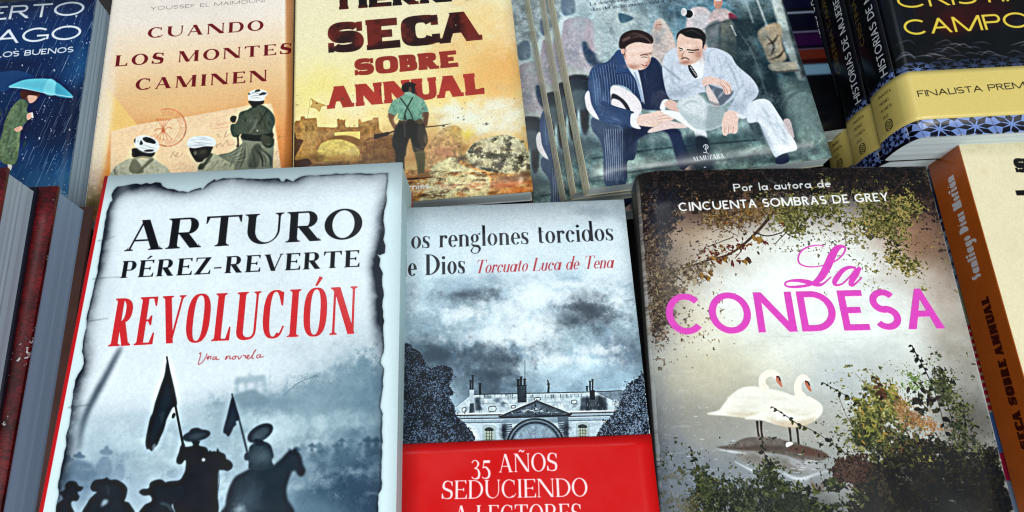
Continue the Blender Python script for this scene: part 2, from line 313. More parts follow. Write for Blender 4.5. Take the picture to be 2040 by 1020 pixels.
class Sheet:                    # one printed sheet; points are given in photograph pixels (through self.fr)
    def __init__(s, pose, K=4700., base=(255,255,255), seed=1, size=None):
        s.pose, s.K = pose, K
        s.w, s.h = size if size else (pose.w, pose.h)
        s.W, s.H = int(s.w*K), int(s.h*K)
        s.img = np.empty((s.H, s.W, 3), np.float32); s.img[:] = col(base)
        s.seed = seed; s.rng = np.random.default_rng(seed); s.org, s.sc = (0., 0.), 1.
        s.gn = fbm(s.W, s.H, 2.2, seed+50, 2)-.5; s.mn = (fbm(s.W, s.H, 9, seed+51, 3)-.5)*.7
        s.raw = size is not None
        if not s.raw:
            c = s.P([(1020, 510)]) if pose is None else s.P([(1000, 400), (1010, 400)])
            s.px = float(np.hypot(*(c[1]-c[0])))/10
        else: s.px = 1.
    def fr(s, ox=0, oy=0, sc=1.): s.org, s.sc = (ox, oy), sc; return s
    def P(s, pts):
        p = np.atleast_2d(np.asarray(pts, float))/s.sc+np.array(s.org)
        if s.raw: return p
        l = s.pose.local(p); return np.stack([(l[:,0]+s.w/2)*s.K, (s.h/2-l[:,1])*s.K], 1)
    def u(s, v): return v/s.sc*s.px                       # a length in frame units -> sheet pixels
    def put(s, cov, c, a=1., bl=0., tex=0., ntex=0.):
        if cov is None: return
        x0, y0, m = cov
        if bl > .6:
            r = int(bl*3)+2; X0, Y0 = max(0, x0-r), max(0, y0-r); X1, Y1 = min(s.W, x0+m.shape[1]+r), min(s.H, y0+m.shape[0]+r)
            q = np.zeros((Y1-Y0, X1-X0), np.float32); q[y0-Y0:y0-Y0+m.shape[0], x0-X0:x0-X0+m.shape[1]] = m
            m = blur(q, max(1, bl)); x0, y0 = X0, Y0
        h, w = m.shape; v = s.img[y0:y0+h, x0:x0+w]
        cc = c[y0:y0+h, x0:x0+w] if isinstance(c, np.ndarray) and c.ndim == 3 else col(c)[None,None]
        if tex: cc = cc*(1+tex*s.gn[y0:y0+h, x0:x0+w, None]*2)
        if ntex: cc = cc*(1+ntex*s.mn[y0:y0+h, x0:x0+w, None]*2)
        m = (m*a)[..., None]; v[:] = v*(1-m)+np.clip(cc, 0, 1)*m
    def poly(s, pts, c, a=1., bl=0., sm=True, **k):
        p = s.P(pts); p = cr(p, 6, True) if sm else p
        s.put(cover([p], s.W, s.H), c, a, s.u(bl), **k)
    def line(s, pts, w, c, a=1., bl=0., sm=True, **k):
        p = s.P(pts); ws = [s.u(q) for q in (w if isinstance(w, (list, tuple)) else (w, w))]
        s.put(cover(ribbon(p, ws, 8 if sm and len(p) > 2 else 2), s.W, s.H), c, a, s.u(bl), **k)
    def ell(s, x, y, rx, ry, c, rot=0., a=1., bl=0., **k):
        t = np.linspace(0, 2*np.pi, 40, endpoint=False); r = math.radians(rot)
        q = np.stack([x+rx*np.cos(t)*math.cos(r)-ry*np.sin(t)*math.sin(r), y+rx*np.cos(t)*math.sin(r)+ry*np.sin(t)*math.cos(r)], 1)
        s.poly(q, c, a, bl, sm=False, **k)
    def blob(s, x, y, rx, ry, c, a=1., rough=0., rot=0., pw=1.):
        q = s.P([(x, y)])[0]; RX, RY = s.u(rx), s.u(ry); R = int(max(RX, RY)*2.4)
        x0, x1, y0, y1 = max(0, int(q[0])-R), min(s.W, int(q[0])+R), max(0, int(q[1])-R), min(s.H, int(q[1])+R)
        if x1 <= x0 or y1 <= y0: return
        yy, xx = np.mgrid[y0:y1, x0:x1]; dx, dy = xx-q[0], yy-q[1]; r = math.radians(rot)
        d = ((dx*math.cos(r)+dy*math.sin(r))/RX)**2+((-dx*math.sin(r)+dy*math.cos(r))/RY)**2
        if rough:
            nz = fbm(x1-x0, y1-y0, max(RX, RY)*.45, s.rng.integers(1e6), 5, .58); d = d*np.exp((nz-.5)*rough*5)
        s.put((x0, y0, np.exp(-d**pw).astype(np.float32)), c, a)
    def band(s, stops):                                    # vertical wash: [(photo y at column x, colour)]
        pass
    def wash(s, stops, axis=1):                            # stops: fraction down (or across) the sheet -> colour
        f = np.array([q[0] for q in stops]); cs = np.array([q[1] for q in stops], np.float32)/255
        n = s.H if axis == 1 else s.W; t = np.linspace(0, 1, n)
        g = np.stack([np.interp(t, f, cs[:,i]) for i in range(3)], 1).astype(np.float32)
        s.img[:] = g[:,None] if axis == 1 else g[None]
    def leaves(s, spots, n, size, cols, asp=.42, ang=(0, 360), a=1., gauss=True):
        per = [[] for _ in cols]
        for (x, y, sx, sy) in spots:
            q = s.rng.normal(size=(n, 2))*.5 if gauss else s.rng.uniform(-1, 1, (n, 2))
            pts = s.P(np.stack([x+q[:,0]*sx, y+q[:,1]*sy], 1)); L = s.u(size)*s.rng.uniform(.6, 1.35, n); th = np.radians(s.rng.uniform(*ang, n))
            w = L*asp*s.rng.uniform(.5, 1.1, n); ci = s.rng.integers(0, len(cols), n)
            for i in range(n):
                c, d = math.cos(th[i]), math.sin(th[i]); sh = np.array([(-.5,0),(-.2,.42),(.15,.4),(.5,0),(.15,-.4),(-.2,-.42)])*np.array([L[i], w[i]])
                per[ci[i]].append(pts[i]+np.stack([sh[:,0]*c-sh[:,1]*d, sh[:,0]*d+sh[:,1]*c], 1))
        k = 3                                              # interleave so that the tones overlap each other
        for j in range(k):
            for p, cc in zip(per, cols):
                q = p[j::k]
                if q: s.put(cover(q, s.W, s.H, 3), cc, a)
    def glyphs(s, words, S, p0, p1, cap):
        A, B = s.P([p0])[0], s.P([p1])[0]; d = B-A; L = np.hypot(*d); e = d/L; up = np.array([e[1], -e[0]])
        c = s.u(cap)
        for rings in layout(words, S, L/c):
            yield [A+r[:,:1]*c*e+r[:,1:]*c*up for r in rings]
    def text(s, words, S, p0, p1, cap, c, a=1., **k):
        for rings in s.glyphs(words, S, p0, p1, cap): s.put(cover(rings, s.W, s.H), c, a, **k)
    def mask(s, ringlists):
        m = np.zeros((s.H, s.W), np.float32)
        for rings in ringlists:
            q = cover(rings, s.W, s.H)
            if q is None: continue
            x0, y0, v = q; t = m[y0:y0+v.shape[0], x0:x0+v.shape[1]]; np.maximum(t, v, out=t)
        return m
    def into(s, pts, fn, sm=True):                         # whatever fn paints stays inside this outline
        keep = s.img.copy(); fn(); p = s.P(pts); q = cover([cr(p, 6, True) if sm else p], s.W, s.H); new = s.img; s.img = keep
        if q is None: return
        x0, y0, m = q; h, w = m.shape; m = m[..., None]; v = s.img[y0:y0+h, x0:x0+w]; v[:] = v*(1-m)+new[y0:y0+h, x0:x0+w]*m
    def folds(s, box, n, cols, w=6, L=60, ang=(60, 120), a=.55, bl=1.5):
        x0, y0, x1, y1 = box
        for i in range(n):
            x, y = s.rng.uniform(x0, x1), s.rng.uniform(y0, y1); t = math.radians(s.rng.uniform(*ang)); l = L*s.rng.uniform(.4, 1.3); k = s.rng.normal()*l*.15
            s.line([(x, y), (x+l*.5*math.cos(t)-k*math.sin(t), y+l*.5*math.sin(t)+k*math.cos(t)), (x+l*math.cos(t), y+l*math.sin(t))], (1, w*s.rng.uniform(.5, 1.3), 1), cols[i % len(cols)], a, bl)
    def foliage(s, pts, cols, scale=9, rag=.9, a=1., sm=True, soft=7, seed=None, thr=.5):   # a leafy mass: ragged outline, broken tones, gaps
        p = s.P(pts); q = cover([cr(p, 6, True) if sm else p], s.W, s.H)
        if q is None: return
        x0, y0, m = q; pad = int(s.u(soft)*3)+3; m = np.pad(m.astype(np.float32), pad); X0, Y0 = x0-pad, y0-pad; h, w = m.shape
        sd = s.rng.integers(1e6) if seed is None else seed; k = max(s.u(scale), 1.6)
        n = fbm(w, h, k, sd, 3, .7); n2 = fbm(w, h, k*.55, sd+1, 3, .75); n3 = fbm(w, h, k*5, sd+2, 3)
        mk = sst(thr-.06, thr+.06, blur(m, s.u(soft))+(n-.5)*rag+(n3-.5)*rag*.5)*a
        t = np.clip((n2-.5)*2.6+(n3-.5)*1.1+.5, 0, 1); cc = np.array(cols, np.float32)/255; g = np.stack([np.interp(t, np.linspace(0, 1, len(cc)), cc[:,i]) for i in range(3)], -1)
        ax0, ay0, ax1, ay1 = max(0, X0), max(0, Y0), min(s.W, X0+w), min(s.H, Y0+h)
        if ax1 <= ax0 or ay1 <= ay0: return
        sl = (slice(ay0-Y0, ay1-Y0), slice(ax0-X0, ax1-X0)); v = s.img[ay0:ay1, ax0:ax1]; mm = mk[sl][..., None]; v[:] = v*(1-mm)+g[sl]*mm
    def clarity(s, r=9, a=.45, r2=2, a2=.35):              # the plate-maker's sharpening
        s.img = np.clip(s.img+a*(s.img-blur(s.img, r*s.px*.7))+a2*(s.img-blur(s.img, r2)), 0, 1).astype(np.float32)
    def worn(s, k=(226,224,220), a=.55, r=2.2):            # rubbed edges and corners
        yy, xx = np.mgrid[0:s.H, 0:s.W]; d = np.minimum(np.minimum(xx, s.W-1-xx), np.minimum(yy, s.H-1-yy)); n = fbm(s.W, s.H, 30, s.seed+9, 5, .6)
        m = np.clip((n*2.2-.55)*r-d*.55, 0, 1)*a; s.img = s.img*(1-m[..., None])+col(k)*m[..., None]; s.img = s.img.astype(np.float32)
    def grain(s, a=.03, b=.03): s.img *= (1+a*s.gn*2+b*s.mn)[..., None]

DIDONE = St(T=.15, t=.026, se='hair', sl=.055, sh=.022, xh=.6, tr=.06)
ITALIC = St(T=.13, t=.024, se='hair', sl=.035, sh=.02, xh=.6, tr=.05, slant=.26)
ROMAN = St(T=.235, t=.055, se='brk', sl=.10, sh=.035, tr=.1)
SHARP = St(T=.24, t=.06, se='brk', sl=.075, sh=.03, tr=.16)
TRACKED = St(T=.265, t=.075, se='brk', sl=.07, sh=.032, tr=.30)
NARROW = St(T=.125, t=.032, se='brk', sl=.05, sh=.024, tr=.085, n=2.6)
SLAB = St(T=.40, t=.25, se="slab", sl=.03, sh=.17, tr=.045, n=3.4, xh=.7)
GARA = St(T=.135, t=.05, se='brk', sl=.07, sh=.03, tr=.07)
FUTURA = St(T=.175, t=.165, se=None, tr=.13, xh=.62, geo=True)
TITLE = St(T=.160, t=.145, se=None, tr=.13, xh=.62, geo=True)
LIGHT = St(T=.14, t=.13, se=None, tr=.12, geo=True)
HAIRS = St(T=.085, t=.08, se=None, tr=.3, geo=True)
HEAVY = St(T=.25, t=.18, se=None, tr=.07, xh=.7, geo=True)
BOOK = St(T=.15, t=.05, se='brk', sl=.07, sh=.04, xh=.64, tr=.07)
# ---------------------------------------------------------------- where each cover lies: tilt, tilt, turn, width, height, centre
POSE = {
 'revolt':   Pose(.55,-2.03,1.34,.1794,.2400,-.1410,.0799,.240),
 'orange':   Pose(.78,.65,4.81,.1465,.2300,-.2284,.3256,.160),
 'yellow':   Pose(1.96,.13,4.34,.1678,.2399,-.0649,.3297,.180),
 'suits':    Pose(4.03,-.91,7.06,.1717,.2398,.1356,.3409,.200),
 'suits2':   Pose(4.03,-.91,5.9,.1717,.2398,.1307,.3440,.1850),
 'suits3':   Pose(4.03,-.91,7.3,.1717,.2398,.1220,.3475,.1705),
 'swans':    Pose(-.07,-3.07,-1.27,.1765,.2400,.1750,.0815,.235),
 'house':    Pose(-.42,-1.53,1.07,.1441,.2100,.0103,.0787,.225),
 'rain':     Pose(.03,0.,5.06,.1500,.2300,-.3857,.2853,.160),
 'tiles':    Pose(4.30,-3.15,1.00,.1620,.2300,.3701,.3623,.2097),
 'cream':    Pose(2.37,-1.67,.78,.1500,.2700,.4134,.1249,.1792),
 'maroon':   Pose(1.36,1.07,4.24,.1500,.2350,-.3538,.0793,.215),
 'maroon2':  Pose(1.48,1.19,3.02,.1550,.2400,-.3467,.0807,.213),
}

def art_revolt():
    c = Sheet(POSE['revolt'], 4700, (214,234,238), 11); W, H = c.W, c.H
    paper = [(222,388),(233,372),(262,367),(320,364),(324,371),(334,376),(347,377),(356,381),(375,383),(380,380),(400,374),(403,377),(415,365),(428,357),(430,360),(445,355),(470,354.5),(520,357),(556,355),(560,361),(565,362),(570,356),(584,362),(588,358),(600,352),(640,348.5),(700,346.5),(774,345),(773,362),(770,384),(771,400),(766,420),(764,440),(767,458),(764,478),(768,490),(767,505),(757,509),(752,507),(758,516),(756,530),(763,545),(762,570),(765,590),(762,612),(766,640),(764,660),(766,690),(765,702),(760,715),(759,724),(766,735),(764,770),(761,790),(758,812),(763,824),(761,860),(762,900),(760,940),(760,975),(754,985),(754,1030),(752,1280),(20,1280),(80,1130),(108,1030),(117,978),(116,960),(124,922),(128,900),(132,888),(131,870),(139,839),(145,790),(150,757),(163,735),(167,724),(163,700),(174,624),(180,600),(191,554),(197,520),(202,484),(208,450),(212,423),(219,404),(224,399)]
    jag = np.array(paper, float); pts = []
    rg = np.random.default_rng(5)
    for a, b in zip(jag, np.roll(jag, -1, 0)):
        n = max(1, int(np.hypot(*(b-a))/9))
        for i in range(n): pts.append(a+(b-a)*i/n+(rg.normal(size=2)*.9 if i else 0))
    x0, y0, m = cover([c.P(pts)], W, H); full = np.zeros((H, W), np.float32); full[y0:y0+m.shape[0], x0:x0+m.shape[1]] = m
    yy, xx = np.mgrid[0:H, 0:W].astype(np.float32)
    base = np.empty((H, W, 3), np.float32); base[:] = col((226,236,241))
    n1 = fbm(W, H, 260, 3, 5); n2 = fbm(W, H, 60, 4, 5, .55)
    base *= (1-.10*np.clip(n1-.45, 0, 1)-.05*(n2-.5))[..., None]
    save = c.img.copy(); c.img = base
    # the photograph printed on the burnt sheet
    c.fr(100, 640, 2.685)
    for (x, y, rx, ry, cc, a) in [(500,760,900,330,(158,182,196),.75),(1500,700,700,330,(112,143,158),.75),(1800,470,330,230,(118,148,163),.75),(1640,900,520,300,(72,102,122),.85),(1780,1010,400,330,(45,72,92),.9),(1350,700,300,120,(190,208,216),.7),(250,920,400,120,(150,174,190),.7),(900,980,300,100,(140,165,180),.5),(120,900,140,90,(95,120,142),.6),(1480,460,250,110,(95,124,138),.6)]:
        c.blob(x, y, rx, ry, cc, a, .55)
    for (x, y, rx, ry) in [(1230,600,150,70),(1120,760,70,60),(640,760,120,70),(1250,520,180,50),(480,640,120,60),(960,900,60,60),(1500,540,160,40)]: c.blob(x, y, rx, ry, (200,220,227), .8, .9)
    c.blob(420, 330, 420, 150, (232,241,245), .85, .2); c.blob(900, 270, 500, 110, (224,234,239), .9, .2)
    for (x, y, rx, ry, k, a) in [(1690,400,150,90,(96,126,142),.85),(1560,400,150,70,(112,140,155),.8),(1420,420,140,50,(122,148,162),.75),(1300,440,110,40,(130,155,168),.7),(1680,280,80,70,(104,134,149),.8),(1750,340,60,90,(92,122,138),.7),(1600,300,90,50,(116,144,158),.7),(1480,350,90,36,(124,150,163),.65),(1350,395,70,26,(126,152,165),.6),(1560,520,260,70,(150,175,186),.5),(1690,225,40,40,(110,140,154),.7),(1440,290,50,20,(130,156,168),.6)]: c.blob(x, y, rx, ry, k, a, 1.15)
    c.leaves([(1390,300,110,22),(1690,215,60,40),(1600,260,70,40),(1480,330,90,30),(1740,290,50,60),(1330,350,60,30)], 130, 8, [(100,130,144),(120,147,159)], .5, a=.4)
    c.line([(1250,395),(1330,330),(1430,290)], 5, (105,132,146), .7, 2)
    for (x, y, r) in [(1020,450,60),(1130,440,60),(1260,430,60),(900,455,50)]: c.blob(x, y, r, 34, (120,146,160), .8, .7)
    for x in (1000, 1048, 1100, 1148): c.line([(x,320),(x,412)], 13, (150,173,184), .75, 5)
    c.poly([(988,300),(1060,296),(1062,275),(1072,270),(1076,292),(1150,286),(1156,325),(988,335)], (146,170,182), .7, 5, sm=False)
    c.poly([(985,400),(1050,372),(1090,365),(1130,390),(1165,410),(1150,450),(990,450)], (118,143,156), .85, 5)
    c.line([(100,545),(330,528),(560,500),(840,470),(1000,462)], 40, (176,196,206), .6, 14)
    for i in range(60):
        x = c.rng.uniform(180, 1250); y = 760+c.rng.normal()*40; c.blob(x, y, c.rng.uniform(20,60), c.rng.uniform(12,34), (150,172,186), .28, .5)
    gcol = (118,142,160)
    def hat(x, y, rx, ry, r, k, bl=2, a=.9):
        c.ell(x, y, rx, ry, k, r, a, bl); c.ell(x+ry*.1, y-ry*.9, rx*.36, ry*1.15, k, r, a, bl)
    hat(300, 700, 36, 17, 3, gcol); c.poly([(262,740),(290,722),(318,735),(332,790),(330,850),(240,850),(245,780)], gcol, .85, 4)
    c.poly([(330,850),(345,790),(360,750),(372,745),(385,738),(392,755),(396,800),(385,850)], (128,150,168), .85, 4)
    hat(155, 722, 34, 12, 5, (98,122,142)); c.poly([(90,800),(130,740),(180,745),(225,770),(245,820),(240,880),(80,880)], (98,122,142), .85, 5); hat(95, 742, 36, 14, 0, (120,142,160)); c.blob(180, 850, 110, 60, (90,114,136), .6, .5)
    for (x, y, r, k) in [(1480,690,34,(96,124,140)),(1440,672,32,(88,116,133)),(1535,668,30,(70,98,116)),(1610,645,28,(92,120,136)),(1700,640,32,(54,80,100)),(1745,640,28,(48,72,92)),(1350,680,34,(112,138,152))]:
        hat(x, y, r, r*.38, c.rng.uniform(-8,8), k, 3, .85); c.ell(x, y+r*.75, r*.5, r*.6, k, 0, .85, 4); c.ell(x, y+r*2.1, r*1.25, r*1.2, k, 0, .8, 8)
    c.blob(1640, 830, 190, 120, (50,76,98), .75, .5); c.blob(1680, 960, 200, 120, (36,60,82), .8, .5); c.blob(1440, 1010, 130, 60, (96,124,142), .6, .6)
    for x, y, r in [(1320,690,24),(1400,668,22),(1455,700,26),(1590,690,24),(1660,660,20),(1560,640,22)]:
        hat(x, y, r, r*.4, c.rng.uniform(-12,12), (74,100,118), 1.5, .8); c.ell(x, y+r*.8, r*.45, r*.6, (74,100,118), 0, .8, 2); c.poly([(x-r,y+r*2.4),(x-r*.7,y+r*1.3),(x+r*.7,y+r*1.3),(x+r*1.1,y+r*2.6),(x+r,y+r*4),(x-r,y+r*4)], (70,96,114), .7, 5)
    for i in range(70):
        x, y = c.rng.uniform(150,1750), c.rng.normal(800,70); c.blob(x, y, c.rng.uniform(14,50), c.rng.uniform(8,26), [(178,198,208),(96,122,140),(140,164,178)][i % 3], .25, 1.1)
    K2 = (26,38,48); c.fr(400, 640, 2.683)
    c.line([(166,386),(214,560),(268,780)], (6,10), (50,64,74), 1, 1.2)
    c.poly([(168,405),(180,430),(192,470),(206,522),(188,536),(190,552),(176,566),(164,592),(148,616),(135,604),(120,590),(130,545),(142,500),(155,445)], (38,50,62), 1, 1.5)
    c.poly([(130,1040),(131,985),(142,920),(160,870),(186,830),(230,805),(262,788),(330,760),(372,778),(398,762),(430,734),(458,704),(470,694),(468,680),(482,688),(496,686),(502,670),(514,688),(532,712),(542,740),(546,765),(560,792),(556,816),(540,830),(520,824),(505,800),(488,806),(470,850),(458,900),(464,950),(480,1040)], K2, .97, 3)
    c.poly([(262,670),(290,648),(318,642),(350,646),(374,664),(384,692),(390,722),(380,745),(384,786),(262,792),(262,745),(240,744),(232,728),(238,706),(254,700)], (36,50,60), .97, 2.5)
    c.ell(318, 598, 76, 41, (38,50,60), -31, 1, 2); c.ell(322, 603, 55, 26, (78,94,104), -31, .55, 5); c.poly([(288,630),(330,636),(336,660),(296,664)], K2, 1, 2)
    c.blob(330, 720, 60, 34, (112,136,148), .35, .4); c.blob(250, 960, 60, 70, (80,104,120), .45, .4); c.blob(205, 1005, 25, 24, (165,185,196), .7, .3)
    K = (18,25,33); c.fr(100, 640, 2.685)
    c.line([(623,188),(660,400),(712,668)], (8,12), K, 1, 1)
    c.poly([(624,215),(634,246),(650,300),(668,380),(678,446),(656,462),(640,490),(622,528),(614,560),(604,590),(590,620),(572,662),(556,674),(544,694),(528,682),(518,684),(510,650),(520,585),(534,520),(548,490),(560,440),(575,395),(595,335),(612,285)], (26,36,44), 1, 1.2)
    c.ell(660, 505, 9, 16, K, 20); c.blob(600, 520, 12, 40, (60,76,86), .4, .6); c.poly([(548,692),(544,670),(556,655),(568,662)], (120,136,146), .7, 2)
    c.ell(782, 612, 76, 30, (40,51,60), -11, 1, 1.5); c.ell(778, 590, 34, 20, (40,51,60), -6, 1, 1.5); c.ell(790, 612, 50, 12, (64,78,88), -11, .5, 4)
    c.poly([(700,664),(718,655),(724,672),(764,664),(758,642),(800,640),(796,664),(834,676),(848,700),(852,690),(866,698),(876,694),(890,698),(894,678),(906,698),(934,712),(942,736),(960,746),(975,764),(972,786),(950,800),(930,796),(902,800),(898,850),(896,930),(884,1040),(700,1040),(664,1010),(650,960),(612,900),(614,866),(640,856),(690,850),(712,822),(724,790),(724,742),(700,764),(678,758),(676,738),(688,704)], K, 1, 1.6)
    c.ell(820, 741, 9, 9, (190,205,212), 0, .95, 2); c.line([(902,800),(904,860),(898,906)], 4, (70,84,94), .8)
    c.poly([(20,1050),(36,980),(66,952),(60,930),(50,918),(76,902),(82,872),(106,855),(138,860),(152,880),(176,888),(166,906),(148,912),(148,924),(156,938),(144,960),(118,962),(112,984),(130,1050)], (22,30,38), 1, 1.5)
    c.poly([(184,1050),(200,970),(232,930),(250,914),(226,908),(216,886),(236,852),(290,842),(300,834),(322,848),(356,848),(396,872),(412,900),(404,944),(398,962),(426,978),(438,1050)], (24,32,40), 1, 1.5)
    c.poly([(272,990),(284,956),(308,956),(306,972),(290,984)], (140,162,176), .9, 3); c.line([(300,880),(312,900),(308,930)], 8, (52,66,78), .6, 3)
    c.poly([(476,914),(494,898),(526,893),(536,864),(566,849),(596,848),(618,866),(625,892),(640,880),(660,872),(700,880),(720,920),(680,960),(650,985),(660,1050),(478,1050),(500,988),(542,962),(534,932),(500,932)], (22,30,37), 1, 1.5)
    c.line([(590,972),(630,985),(650,1015)], 6, (96,116,130), .7, 3)
    c.line([(378,140),(330,230),(265,350),(200,480),(168,580),(155,690)], (16,26,34,26,16,6), (44,58,72), .85, 9); c.line([(300,240),(250,330)], 30, (210,220,226), .25, 10)
    c.clarity(8, .5, 2, .3); c.img = np.clip(c.img*(1+.10*(fbm(W, H, 5, 77, 3)-.5)[..., None]), 0, 1)
    # scorched border
    inn = c.img; c.img = save
    b1 = blur(full, c.px*13); b2 = blur(full, c.px*5); e1 = full*(1-b1)*2; e2 = full*(1-b2)*2
    st = np.full((H, W), .16, np.float32)
    def zone(x, y, rx, ry, v):
        q = c.P([(x, y)])[0]; d = ((xx-q[0])/(rx*c.px))**2+((yy-q[1])/(ry*c.px))**2; st[:] += v*np.exp(-d)
    c.fr()
    for z in [(206,450,46,110,1.0),(160,760,40,140,.5),(760,540,40,70,2.6),(748,620,50,60,.7),(240,380,70,30,.8),(350,372,60,25,.4),(540,356,70,20,.6),(680,350,60,14,.1),(130,900,40,120,.5),(765,420,25,40,.5)]: zone(*z)
    nz = fbm(W, H, 46, 9, 5, .6)
    dark = np.clip(e1*1.15*st*(.15+1.9*nz), 0, 1)**.9
    ink = col((20,27,38)); o = inn*(1-dark[..., None]*.97)+ink*dark[..., None]*.97
    rim = np.clip((e2-.35)*1.6, 0, 1)*np.clip(nz*2-.25, 0, 1); o = o*(1-rim[..., None])+col((14,18,26))*rim[..., None]
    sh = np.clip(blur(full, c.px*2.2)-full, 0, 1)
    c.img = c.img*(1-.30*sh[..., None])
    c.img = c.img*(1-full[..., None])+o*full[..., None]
    for (a, b) in [((184,556),(240,552)),((176,640),(216,634)),((194,480),(230,470)),((135,812),(180,806))]: c.line([a, ((a[0]+b[0])/2, a[1]-3), b], 1.6, (40,52,64), .6, 1)
    c.blob(236, 430, 14, 80, (225,235,240), .6, .3); c.blob(215, 590, 14, 60, (205,217,224), .6, .5)
    # lettering
    k = (22,23,27)
    c.text('ARTURO', ROMAN, (248,500.5), (721,475), 65, k, tex=.35)
    c.text('PÉREZ-REVERTE', SHARP, (239,554), (716,531.8), 34.5, k, tex=.35)
    c.fr(100, 640, 2.685)
    for p in [[(795,175),(806,170),(800,200),(792,226),(800,230),(820,212),(836,184),(838,172)],[(838,200),(846,186),(842,205),(852,190),(860,188),(858,204)],[(884,190),(872,194),(870,204),(880,204),(890,190),(888,204),(906,202)],[(936,206),(944,186),(940,204),(952,188),(962,188),(960,202),(970,200)],[(984,188),(974,196),(980,204),(992,196),(988,186),(1000,188)],[(1004,186),(1010,203),(1026,184)],[(1032,180),(1038,186),(1046,184),(1044,200)],[(1050,196),(1064,188),(1060,180),(1052,192),(1058,202),(1072,196)],[(1072,196),(1096,160),(1100,152),(1088,170),(1080,196),(1090,200)],[(1120,178),(1106,184),(1106,196),(1118,194),(1126,178),(1124,192),(1142,190)]]: c.line(p, 4.2, (176,44,48))
    c.fr(); c.poly([(190,330),(207,352),(149.7,588),(104,853),(75,1013),(24,1262),(0,1262),(0,1100)], (190,22,26), sm=False)
    L = c.P([(206.7,353),(75,1013)]); c.img[:, :int(.0038*c.K)] = col((196,24,28))
    c.grain(.02, .02); return c

